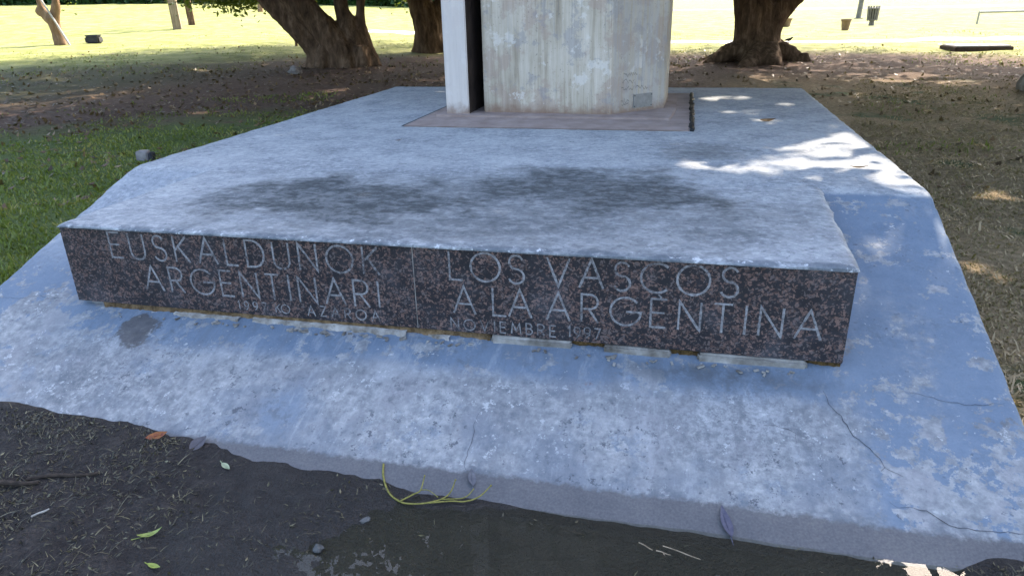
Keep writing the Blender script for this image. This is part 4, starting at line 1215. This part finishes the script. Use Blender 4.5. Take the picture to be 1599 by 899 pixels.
# ------------------------------------------------------------------ grass, litter, debris (uncountable)
def blades(P, hgt, wid, tint, lean=.5):
    n = len(P); th = rng.uniform(0, 2 * np.pi, n)
    side = np.stack([np.cos(th), np.sin(th), np.zeros(n)], 1) * (wid * rng.uniform(.6, 1.3, n))[:, None]
    ph = rng.uniform(0, 2 * np.pi, n); hh = hgt * rng.lognormal(-.15, .45, n); ln = hh * rng.uniform(.1, 1, n) * lean * 2
    tip = P + np.stack([np.cos(ph) * ln, np.sin(ph) * ln, hh * np.sqrt(np.clip(1 - lean * .6, .1, 1))], 1)
    mid = P + (tip - P) * .5 + np.stack([np.zeros(n), np.zeros(n), hh * .14], 1)
    V = np.stack([P - side, P + side, mid + side * .8, mid - side * .8, tip], 1).reshape(-1, 3)
    k = np.arange(n)[:, None] * 5
    F = np.concatenate([k + [[0, 1, 2]], k + [[0, 2, 3]], k + [[3, 2, 4]]], 0)
    return V, F, np.repeat(tint, 5)
def scatter(n, fn, dens):
    """polar scatter, denser near the viewer"""
    x, y = fn(n)
    keep = dens(x, y) > rng.uniform(0, 1, n)
    x, y = x[keep], y[keep]
    inside = (x > PX0 - .02) & (x < PX1 + .02) & (y > 1.9) & (y < PYB + .02)
    x, y = x[~inside], y[~inside]
    rel = np.array([relief(a, c) for a, c in zip(x, y)])
    return np.stack([x, y, terr(x, y) + rel - .004], 1)
def clump(x, y, s, o=0.0): return np.array([fbm((a * s, c * s, o), 4) for a, c in zip(x, y)])
def polar(r0, r1, a0, a1):
    def f(n):
        r = r0 * (r1 / r0) ** rng.uniform(0, 1, n); a = np.radians(rng.uniform(a0, a1, n))
        return r * np.sin(a), r * np.cos(a)
    return f
def stuff(name, V, F, T, mat, lab):
    o = link(name, fast_mesh(name, V, F, T), mat)
    tag(o, lab, 'grass' if 'grass' in name else 'litter', kind='stuff')
P = scatter(75000, polar(4.3, 14.5, -66, -18), lambda x, y: np.clip(1.0 + 1.2 * clump(x, y, .8) - smooth01(9.5, 13, np.hypot(x, y)) * .95, 0.02, 1))
d_ = np.hypot(P[:, 0], P[:, 1])
V, F, T = blades(P, .034 + .0 * d_, .0035 + .0006 * d_, np.clip(.45 + .5 * clump(P[:, 0], P[:, 1], 1.3, 5) + rng.normal(0, .18, len(P)), 0, 1))
stuff('green_grass', V, F, T, M_GREEN, 'short green grass left of the platform')
P = scatter(80000, polar(2.9, 18.0, 12, 44), lambda x, y: np.clip(.75 + .9 * clump(x, y, .9, 2) - smooth01(13.5, 17, np.hypot(x, y)) * .7, .04, 1) * (x > PX1))
d_ = np.hypot(P[:, 0], P[:, 1])
V, F, T = blades(P, .024 + 0 * d_, .0030 + .0006 * d_, np.clip(.48 + .55 * clump(P[:, 0], P[:, 1], 1.1, 8) + rng.normal(0, .22, len(P)), 0, 1), .8)
stuff('dry_grass', V, F, T, M_DRY, 'dry brownish grass right of the platform')
P = scatter(5000, polar(4, 16, 12, 44), lambda x, y: (clump(x, y, .55, 21) > .28) * (x > PX1) * 1.0)
V, F, T = blades(P, .045, .008, np.clip(rng.normal(.4, .2, len(P)), 0, 1), .5)
stuff('green_grass', V, F, T, M_GREEN, 'green tufts in the dry grass right of the platform')
P = scatter(30000, polar(19, 34, -60, 36), lambda x, y: np.clip(.25 + 1.5 * clump(x, y, .35, 31), 0, 1) * (terr_base(x, y) > .06))
V, F, T = blades(P, .04, .012, np.clip(rng.normal(.6, .25, len(P)), 0, 1), .8)
stuff('lawn_grass', V, F, T, M_LAWN, 'tufts of sunlit lawn grass beyond the trees')
# dead leaves under the trees
P = scatter(22000, polar(7, 27, -56, 36), lambda x, y: np.clip(.18 + .9 * smooth01(10.5, 14, np.hypot(x, y)) * smooth01(23, 18.5, np.hypot(x, y)), 0, 1) * np.where(x > 0, .30, 1) * np.clip(.7 + .9 * clump(x, y, .5, 13), .05, 1))
P[:, 2] += .02
V, F, T = leaf_quads(P, .095, np.clip(rng.beta(1.6, 2.2, len(P)), 0, 1), up=1.6, aspect=.55)
stuff('leaf_litter', V, F, T, M_LITTER, 'brown dead leaves strewn under the trees')
# straw and clippings on the mud in front, with bits standing in the shallow water
def front(n):
    return rng.uniform(-3.4, 1.3, n), rng.uniform(0.7, 2.12, n)
def fdens(x, y):
    pd = puddle_d(x, y)
    dry = smooth01(1.0, 1.2, pd)
    edge = np.exp(-((pd - 1.06) / .06) ** 2) * .5
    corner = smooth01(.86, 1.0, x) * smooth01(1.72, 1.84, y)
    return np.clip(dry * np.clip(.50 + .9 * clump(x, y, 3.0, 2), .06, 1) * (0.16 + .95 * smooth01(-1.3, -2.1, x)) + edge * .35 + corner * .6 + .006, 0, 1)
def fscatter(n):
    x, y = front(n); k = fdens(x, y) > rng.uniform(0, 1, n); x, y = x[k], y[k]
    k = (y < PYF + .02 + .10 * smooth01(-1.4, -2.2, x)) ; x, y = x[k], y[k]
    z = np.maximum(terr(x, y) + np.array([relief(a, c) for a, c in zip(x, y)]), RS * (y - PYF) + .002)
    return np.stack([x, y, z], 1)
P = fscatter(46000); V, F, T = blades(P, .016, .0015, np.clip(rng.beta(1.5, 2.2, len(P)), 0, 1), 1.25)
stuff('dry_grass', V, F, T, M_STRAW, 'dry clippings and straw on the mud in front of the platform')
P = fscatter(16000); V, F, T = leaf_quads(P + [0, 0, .004], .020, np.clip(rng.beta(1.2, 2.6, len(P)), 0, 1), up=1.0, aspect=.35)
stuff('leaf_litter', V, F, T, M_STRAW, 'crumbled plant bits on the mud in front of the platform')

# ------------------------------------------------------------------ single fallen things near the camera
def leaf_thing(x, y, z, L, W, ang, cols, label, tilt=(0, 0), curl=.15, stem=True):
    n = 10; V, F = [], []
    for i in range(n + 1):
        t_ = i / n; w = W * math.sin(math.pi * t_ ** .85) * .5 + .0006
        zc = curl * L * (t_ - .5) ** 2 * 2
        for s in (-1, 0, 1): V.append(((t_ - .5) * L, s * w, zc + abs(s) * w * .25 + (.0 if s else -.001)))
    for i in range(n):
        for s in (0, 1): F.append((3 * i + s, 3 * i + 3 + s, 3 * i + 4 + s, 3 * i + 1 + s))
    me = pydata('blade', V, F)
    rot = Matrix.Rotation(ang, 4, 'Z') @ Matrix.Rotation(tilt[0], 4, 'X') @ Matrix.Rotation(tilt[1], 4, 'Y')
    if y > 1.93: rot = Matrix.Rotation(math.atan(RS), 4, 'X') @ rot
    me.transform(Matrix.Translation((x, y, z)) @ rot)
    root = empty('fallen_leaf', (x, y, z), label, 'leaf', 'leaves fallen in front of the platform')
    link('blade', me, simple('leaf_' + label.split()[0], cols[0], cols[1], 60, .6, .3, bdist=.002), root, smooth=True)
    if stem:
        g = bmesh.new(); M_ = Matrix.Translation((x, y, z)) @ rot
        tube(g, [M_ @ Vector((-L * .5 - L * .25, .002, .003)), M_ @ Vector((-L * .45, 0, .001)), M_ @ Vector((L * .3, 0, .0015))], [.0016, .0015, .0006], 5)
        link('stem', bm_mesh('stem', g), simple('stem_' + label.split()[0], cols[0], cols[1], 60, .7, .1), root)
def on(x, y): return max(terr1(x, y) + relief(x, y), (plat_z(x, y) + plat_noise(x, y)) if y > 1.80 else -1) + .006
for (x, y, L, W, a, cols, lab, tl, cu_) in (
    (-1.60, 1.50, .075, .017, .75, ((.16, .20, .05), (.26, .30, .09)), 'olive green curved leaf lying on the mud', (.2, 0), .5),
    (-1.485, 1.375, .050, .016, -.1, ((.17, .21, .04), (.27, .31, .07)), 'yellow-green small leaf at the bottom edge', (.1, 0), .2),
    (-1.565, 1.865, .060, .020, -.5, ((.22, .26, .16), (.32, .35, .22)), 'pale green pointed leaf on the mud below the ramp', (.1, 0), .1),
    (-1.935, 1.968, .085, .030, .5, ((.15, .035, .025), (.30, .12, .03)), 'red-orange leaf at the soil edge of the ramp', (.35, 0), .3),
    (-1.745, 1.958, .080, .052, 1.2, ((.06, .055, .065), (.10, .09, .10)), 'round grey dead leaf with long stalk on the ramp foot', (.1, 0), .1),
    (-0.645, 1.972, .075, .030, 1.9, ((.075, .08, .10), (.13, .13, .15)), 'dark folded leaf on the wet strip above the yellow twig', (.5, 0), .2),
    (0.225, 1.935, .115, .036, 1.85, ((.05, .05, .085), (.10, .095, .13)), 'long violet-grey leaf stuck on the wet strip', (.25, 0), .15),
    (-0.10, 1.615, .055, .022, 1.3, ((.03, .04, .03), (.06, .07, .05)), 'dark green leaf floating in the puddle', (0, 0), .05),
):
    z = on(x, y) if puddle_d(x, y) > 1.05 or y > 1.9 else .004
    leaf_thing(x, y, z, L, W, a, cols, lab, tl, cu_)
# yellow-green forked twig
M_TWIG = simple('yellow_green_twig', (0.11, 0.105, 0.02), (0.26, 0.23, 0.06), 70, .6, .2)
tw = empty('forked_twig', (-0.80, 1.84, .0), 'yellow-green forked twig lying at the edge of the puddle', 'twig')
def bz(x, y, up=.006): return (x, y, max(0.0, plat_z(x, y) if y > 1.75 else 0.0) + up)
main = [bz(-.985, 1.982), bz(-.965, 1.93), bz(-.92, 1.868), bz(-.865, 1.832), bz(-.825, 1.823, .010), bz(-.775, 1.833, .012), bz(-.725, 1.862, .014), bz(-.70, 1.892, .022), bz(-.693, 1.935, .03)]
for nm, pts, rad in (('stem', main, [.0034, .0036, .0032, .0034, .003, .0030, .0024, .0024, .0018]),
                     ('branch', [bz(-.865, 1.832), bz(-.825, 1.868, .016), bz(-.808, 1.888, .02), bz(-.808, 1.935, .03)], [.003, .0028, .0024, .0018]),
                     ('branch', [bz(-.775, 1.833, .012), bz(-.69, 1.862, .012), bz(-.64, 1.868, .014), bz(-.595, 1.896, .018), bz(-.565, 1.938, .022)], [.003, .0028, .0026, .0024, .002]),
                     ('branch', [bz(-.725, 1.862, .014), bz(-.65, 1.888, .012), bz(-.625, 1.925, .012)], [.0026, .0022, .0014]),
                     ('branch', [bz(-.808, 1.888, .02), bz(-.78, 1.895, .016), bz(-.74, 1.872, .014)], [.0018, .0016, .0014])):
    g = bmesh.new(); P_, R_ = spline(pts, rad, 5); tube(g, P_, R_, 7, .1, 3)
    bmesh.ops.create_uvsphere(g, u_segments=7, v_segments=5, radius=rad[-1] * 1.9, matrix=Matrix.Translation(P_[-1]))
    link(nm, bm_mesh(nm, g), M_TWIG, tw, smooth=True)
M_DSTK = simple('dark_damp_wood', (0.014, 0.010, 0.008), (0.055, 0.040, 0.030), 40, .9, .6, bdist=.004)
# sticks and stones
for (x0, y0, x1, y1, r, m, lab) in (
    (-2.20, 1.62, -1.98, 1.71, .007, M_DSTK, 'dark broken stick on the mud at lower left'),
    (-2.32, 1.55, -2.14, 1.61, .009, M_DSTK, 'thicker dark stick lying behind the dark broken stick'),
    (-2.02, 1.46, -1.985, 1.50, .0035, M_PAD, 'short white straw on the mud at lower left'),
    (0.03, 1.80, 0.145, 1.765, .0018, M_WOOD, 'thin pale stick at the puddle edge, longest of three'),
    (-0.045, 1.80, 0.0, 1.775, .0018, M_WOOD, 'thin pale stick at the puddle edge, leftmost of three'),
    (0.01, 1.775, 0.055, 1.765, .0018, M_WOOD, 'thin pale stick at the puddle edge, middle of three')):
    z0, z1 = max(on(x0, y0), .004) + r * .5, max(on(x1, y1), .004) + r * .5
    g = bmesh.new(); a, b_ = Vector((x0, y0, z0)), Vector((x1, y1, z1))
    k_ = .4 if r > .004 else .08
    P_, R_ = spline([a, a.lerp(b_, .35) + Vector((0, .012 * k_, r * .4)), a.lerp(b_, .7) + Vector((.008 * k_, -.01 * k_, 0)), b_], [r, r * .9, r, r * .6], 4)
    tube(g, P_, R_, 8, .14, 1)
    tag(link('stick', bm_mesh('stick', g), m, loc=a), lab, 'stick', 'sticks in front of the platform')
M_STONE = simple('grey_pebble', (0.045, 0.046, 0.048), (0.115, 0.115, 0.115), 25, .7, .4)
for (x, y, r, fl_, lab) in (
    (-1.035, 1.565, .018, .7, 'pale pebble in the shallow left end of the puddle'),
    (-0.945, 1.72, .016, .5, 'small flat pebble below the yellow twig'),
    (0.305, 1.675, .040, .5, 'largest grey stone in the puddle below the violet-grey leaf'),
    (0.43, 1.715, .026, .5, 'grey stone just right of the largest stone in the puddle'),
    (0.195, 1.715, .016, .4, 'small flat stone just left of the largest stone in the puddle'),
    (-8.9, 15.55, .16, .7, 'pale rounded stone on the soil at the foot of the leaning fig')):
    g = bmesh.new(); bmesh.ops.create_icosphere(g, subdivisions=2 if r < .1 else 3, radius=r)
    for v in g.verts:
        v.co *= 1 + .55 * fbm(v.co / r * 1.1 + Vector((x * 9, y * 5, 0)), 3); v.co.z *= fl_
    zc = terr1(x, y) + r * fl_ * .45
    g.transform(Matrix.Translation((x, y, zc)))
    tag(link('stone', bm_mesh('stone', g), M_STONE if r < .1 else M_STUB, loc=(x, y, zc - r * fl_ * .5), smooth=r > .1), lab, 'stone', 'loose stones')
# single leaves lying on the plateau
for (x, y, L, lab, a) in ((0.66, 5.98, .13, 'brown curled leaf in a sun patch on the plateau', .2), (1.0, 4.32, .11, 'thin dry leaf stalk in the sun near the platform right rim', .1), (-2.0, 4.83, .05, 'tiny dark leaf crumb on the plateau left of the pillar', .5)):
    leaf_thing(x, y, PH + .008, L, L * (.28 if L > .12 else .12), a, ((.10, .05, .02), (.2, .11, .05)), lab, (.2, 0), .25, False)
for o in bpy.data.objects:
    if o.name.startswith('fallen_leaf') and o.location.z > .5: o['group'] = 'leaves on the plateau'
print('tris', sum(len(o.data.polygons) for o in bpy.data.objects if o.type == 'MESH'))
